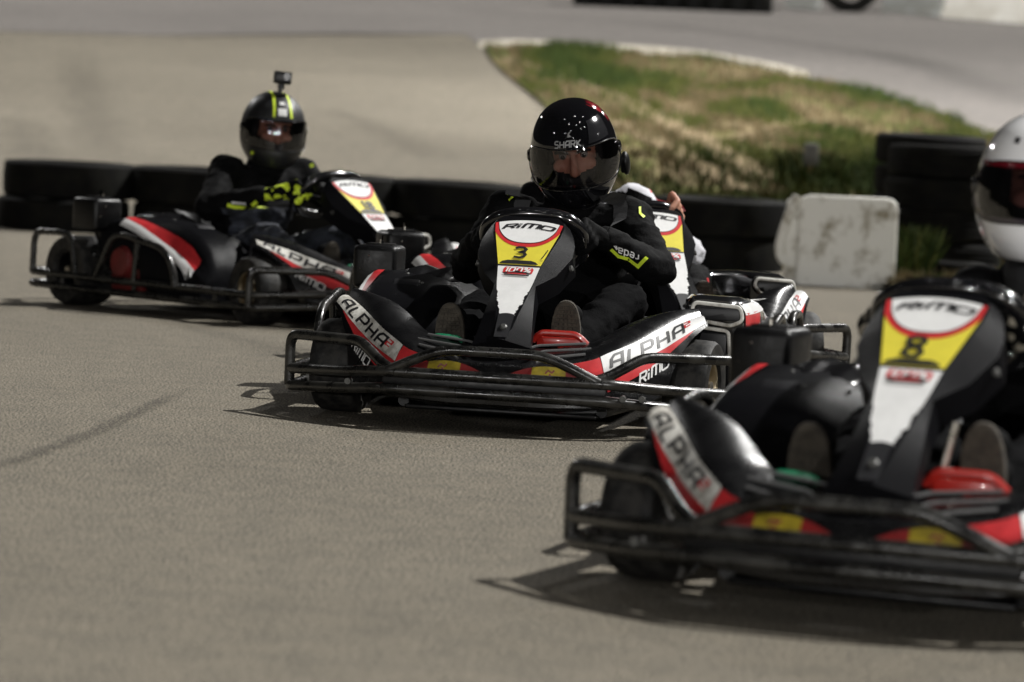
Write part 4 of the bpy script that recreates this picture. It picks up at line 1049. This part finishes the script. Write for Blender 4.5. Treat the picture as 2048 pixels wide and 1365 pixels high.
def make_person(k,label,j,shell,vis,kind,hm,suit,legs,glove,glove2=None,extra=None,handscale=1.0):
    X,Y,a=KS[k]; P=thing('person',label,'person',(X,Y,0),R(a)); 
    V=lambda n:Vector(j[n])
    bm=bmesh.new()
    pel,che,neck=V('pelvis'),V('chest'),V('neck')
    ell(bm,pel,(.17,.13,.11)); ell(bm,pel.lerp(che,.45),(.155,.115,.14)); ell(bm,che,(.185,.125,.15)); ell(bm,che.lerp((V('shL')+V('shR'))/2,.6),(.175,.10,.09))
    cap(bm,che.lerp(neck,.5),neck,.075,.060); 
    tube(bm,cr([neck+Vector((math.cos(t)*.068,math.sin(t)*.062,-.004+.01*math.sin(t))) for t in [k_*.785 for k_ in range(8)]],2,True),.014,8,True)
    for s in 'LR':
        sh,el,wr=V('sh'+s),V('el'+s),V('wr'+s)
        ell(bm,sh,(.072,.072,.066)); cap(bm,sh.lerp(che,.35),sh,.085,.068); cap(bm,sh,el,.064,.052); cap(bm,el,wr,.054,.036); ell(bm,el,(.054,)*3)
        hp,kn,an=V('hip'+s),V('kn'+s),V('an'+s)
        cap(bm,hp,kn,.098,.066); cap(bm,kn,an,.068,.046); ell(bm,kn,(.070,.070,.066))
    me=remesh(bm,.0085,7)
    wrinkle(me,.010,9)
    wrinkle(me,.0035,28)
    zk=j.get('cut',.0)
    def fc(c):
        # trousers below the jacket hem
        d=(c-pel); ax=(che-pel).normalized()
        if c.y<pel.y-.08 and c.z<j.get('hemz',.42) and abs(c.x)<.36 and min((c-V('elL')).length,(c-V('elR')).length)>.10 and c.z<.42:
            t=0
            return 1
        if d.dot(ax)<.06: return 1
        if extra: return extra(c)
        return 0
    body=meshobj('body',me,[suit,legs]+([RED,CLOTH] if extra else []),P,fc=fc)
    # head and helmet
    hc,yaw,roll,pit=hm
    M=Matrix.Translation(hc)@Matrix.Rotation(R(yaw),4,'Z')@Matrix.Rotation(R(roll),4,'Y')@Matrix.Rotation(R(pit),4,'X')
    make_head(P,M@Matrix.Translation((0,.0,-.012))); h=make_helmet(P,M,shell,vis,kind)
    # hands
    C0=Vector((-.005,-.285,.492))
    for s,sg in (('L',1),('R',-1)):
        g=V('grip'+s); t=V('rim'+s)
        make_hand(None,'glove' if glove is not SKIN else 'hand',g,t,Vector((0,-.8,.25)),V('wr'+s),1 if sg>0 else 1,glove,P,glove2,handscale)
    # shoes: sole towards the pedals
    for s in 'LR':
        an=V('an'+s); bm=bmesh.new(); toe=an+Vector((0,-.055,.075)); heel=an+Vector((0,-.03,-.045))
        up_=(toe-heel).normalized(); n_=Vector((0,-.94,.33)); n_=(n_-up_*n_.dot(up_)).normalized(); sd=up_.cross(n_)
        b2=bmesh.new()
        c=(toe+heel)/2; Lh=.125
        for (t,w_,d_) in ((-.85,.036,.04),(-.4,.040,.045),(.2,.046,.04),(.7,.042,.028)): ell(b2,c+up_*Lh*t*.85-n_*(.012),(w_,w_*.9,w_*.8))
        cap(b2,heel-n_*.02,an,.042,.044)
        me=remesh(b2,.006,4); sh_=meshobj('shoe',me,CLOTH,P)
        prof=[]
        for q in range(28):
            t=2*math.pi*q/28; yy=math.sin(t); w_=.040+.006*yy; xx=math.cos(t); xx=abs(xx)**.8*(1 if xx>0 else -1)
            prof.append((xx*w_,yy*Lh*.98))
        A=[bm.verts.new(c+sd*x+up_*y+n_*.026) for x,y in prof]; B=[bm.verts.new(c+sd*x+up_*y+n_*.008) for x,y in prof]
        bm.faces.new(A);bm.faces.new(B[::-1])
        for i in range(28): bm.faces.new((A[i],A[(i+1)%28],B[(i+1)%28],B[i]))
        bmesh.ops.bevel(bm,geom=[e for e in bm.edges],offset=.003,segments=2,affect='EDGES')
        for r_ in range(-9,10):
            yy=r_/10; ww=.034*math.sqrt(max(0,1-yy*yy)); 
            for q in range(-2,3):
                box(bm,c+up_*(yy*Lh*.93)+n_*.0275+sd*(q*ww*.42),(ww*.34,.007,.005),0,Matrix((sd,up_,n_)).transposed())
        obj('sole',bm,SOLE,sh_,ang=30)
    return P,body,h,M
def front_decal(body,name,polys,m,parent=None,off=.003,o=None):
    """polygons in x,z laid on the cloth from the front"""
    tr=bvh(body.data); bm=bmesh.new()
    def f(x,z):
        h=tr.ray_cast(Vector((x,-1.2,z)),Vector((0,1,0)))
        return h[0]+Vector((0,-off,off*.4)) if h[0] else Vector((x,.0,z))
    quads(bm,polys,f); return obj(name,bm,m,parent or body,ang=None,recalc=False)
def J(**kw):
    j=dict(pelvis=(0,.30,.19),chest=(0,.27,.43),neck=(.01,.25,.615),shL=(.185,.25,.555),shR=(-.175,.25,.555),elL=(.30,.07,.42),elR=(-.255,.09,.40),wrL=(.175,-.175,.505),wrR=(-.185,-.17,.475),
      hipL=(.11,.24,.17),hipR=(-.11,.24,.17),knL=(.235,-.16,.325),knR=(-.165,-.16,.275),anL=(.135,-.47,.215),anR=(-.185,-.47,.19),
      gripL=(.118,-.272,.508),gripR=(-.132,-.27,.488),rimL=(.45,.50,-.75),rimR=(-.45,.50,-.75))
    j.update(kw); return j
# --- driver of kart 3
P3,B3,H3,M3=make_person('3','driver of kart 3 in black suit and glossy black helmet, looking towards the camera',J(),HBLK,VIS,'black',(Vector((.018,.215,.752)),5,-9,20),CLOTH,DENIM,CLOTH)
PIP=[(.196,.476),(.214,.456),(.238,.450),(.262,.428),(.286,.456)]
front_decal(B3,'piping',strip2(PIP,.0095,.006),FLUO)
front_decal(B3,'piping',strip2([(-.163,.590),(-.150,.604),(-.138,.612)],.006,.005)+strip2([(.222,.592),(.226,.574),(.240,.563)],.006,.005),FLUO)
qs,W=text2('reda',.15,0,.12,.12)
front_decal(B3,'lettering',[[Vector((.266-(p.x/W)*.052-(p.y)*.002,.463-p.y*.022+(p.x/W)*.020)) for p in q] for q in qs],WHITE)
front_decal(B3,'emblem',[[Vector(p) for p in ((.204,.487),(.212,.487),(.214,.478),(.210,.474))]],WHITE)
front_decal(B3,'emblem',strip2([(.150,.522),(.158,.515),(.152,.505),(.162,.500)],.005,.004)+strip2([(.16,.516),(.156,.505)],.004,.004),WHITE)
front_decal(B3,'harness_strap',strip2([(.150,.628),(.168,.585),(.170,.54),(.165,.50)],.042,.012),STRAP,off=.006)
front_decal(B3,'harness_strap',strip2([(-.12,.625),(-.125,.58),(-.12,.52),(-.11,.47)],.042,.012),STRAP,off=.006)
# --- driver of kart 18 (left) with the camera on the helmet
jl=J(chest=(.06,.27,.42),neck=(.10,.25,.60),shL=(.27,.24,.56),shR=(-.08,.27,.56),elR=(-.285,.11,.415),elL=(.31,.05,.43),wrR=(-.21,-.13,.475),knR=(-.20,-.16,.31))
PL_,BL_,HL,ML=make_person('L','driver of kart 18 in a black jacket and matt helmet with two yellow stripes',jl,HMAT,VIS,'stripes',(Vector((.105,.22,.738)),-24,2,8),CLOTH,JEAN,CLOTH,FLUO)
def side_decal(body,name,pts3,w,m,axis=Vector((-.75,-.66,0)),off=.004):
    tr=bvh(body.data); bm=bmesh.new(); a=Vector((axis.y,-axis.x,0)).normalized()
    qs=strip2(pts3,w,.012)
    def f(u,z):
        o=a*u+Vector((0,0,z))+axis.normalized()*1.2; h=tr.ray_cast(o,-axis.normalized()); return h[0]+axis.normalized()*off if h[0] else a*u+Vector((0,0,z))
    quads(bm,qs,f); return obj(name,bm,m,body,ang=None,recalc=False)
side_decal(BL_,'piping',[(.055,.452),(.085,.425),(.150,.425),(.178,.432)],.014,FLUO)
side_decal(BL_,'cuff_print',[(.10,.440),(.16,.442)],.008,WHITE)
side_decal(BL_,'piping',[(-.115,.602),(-.10,.595)],.014,FLUO)
# --- driver of kart 8 in a white helmet
P8,B8,H8,M8=make_person('8','driver of kart 8 in a white full-face helmet and black top at the right edge',J(neck=(.01,.27,.59),chest=(.04,.28,.41),shR=(-.115,.30,.525),elR=(-.20,.13,.37),shL=(.20,.26,.54)),HWHT,VISD,'white',(Vector((0.022,.21,.757)),20,0,2),CLOTH,DENIM,mat('beige_glove',(.42,.38,.30),.8,bump=.5,bscale=90),CLOTH)
# --- driver of the kart behind
def ex(c):
    if c.x>.10 and c.z>.60 and c.y<.3: return 2 if (c.x>.21) else 0
    n=math.sin(c.x*38+c.z*26)
    if c.x<.03: return 3
    if c.z>.50 and c.x>.05 and n>.55: return 3
    if .37<c.z<.42 and c.x>.2: return 0
    return 0
P4,B4,H4,M4=make_person('4','driver in a white and black suit half hidden behind the driver of kart 3',J(neck=(-.03,.25,.57),chest=(-.01,.27,.40),shL=(.175,.25,.565),wrL=(.128,-.215,.468),gripL=(.088,-.30,.552),elL=(.285,.0,.41)),HBLK,VIS,'plain',(Vector((-.06,.23,.66)),0,0,12),WSUIT,CLOTH,SKIN,extra=ex,handscale=1.15)
front_decal(B4,'red_stripe',strip2([(.232,.585),(.262,.545)],.014,.01),RED)
front_decal(B4,'black_band',strip2([(.13,.60),(.20,.57)],.030,.01)+strip2([(.09,.575),(.12,.55)],.02,.01),CLOTH)
front_decal(B4,'white_print',strip2([(.185,.315),(.245,.325)],.010,.01)+strip2([(.185,.295),(.245,.305)],.008,.01)+strip2([(.185,.277),(.245,.285)],.008,.01),WHITE)
front_decal(B4,'red_stripe',strip2([(.262,.34),(.266,.27)],.010,.01),RED)
# --- action camera standing on the striped helmet
ac=thing('action_camera','small black action camera on a mount on top of the yellow-striped helmet','camera'); 
X,Y,a=KS['L']; T=Matrix.Translation((X,Y,0))@Matrix.Rotation(R(a),4,'Z')@ML
base=T@Vector((0,-.035,.137)); ac.location=base; ac.rotation_euler=(0,R(4),R(12))
bm=bmesh.new(); box(bm,(0,0,.004),(.05,.06,.012),.004); tube(bm,[(0,0,.005),(.004,0,.04)],.009,10); box(bm,(.004,0,.036),(.028,.014,.022),.004); obj('mount',bm,PLAS,ac)
bm=bmesh.new(); box(bm,(.006,0,.070),(.070,.036,.050),.006); obj('housing',bm,PLAS,ac)
bm=bmesh.new(); lathe(bm,[(0,.016),(.008,.015),(.008,.010),(.004,.009),(.004,.0005)],Matrix.Translation((.020,-.018,.076))@Matrix.Rotation(-math.pi/2,4,'Z'),20); obj('lens',bm,GLOSS,ac)
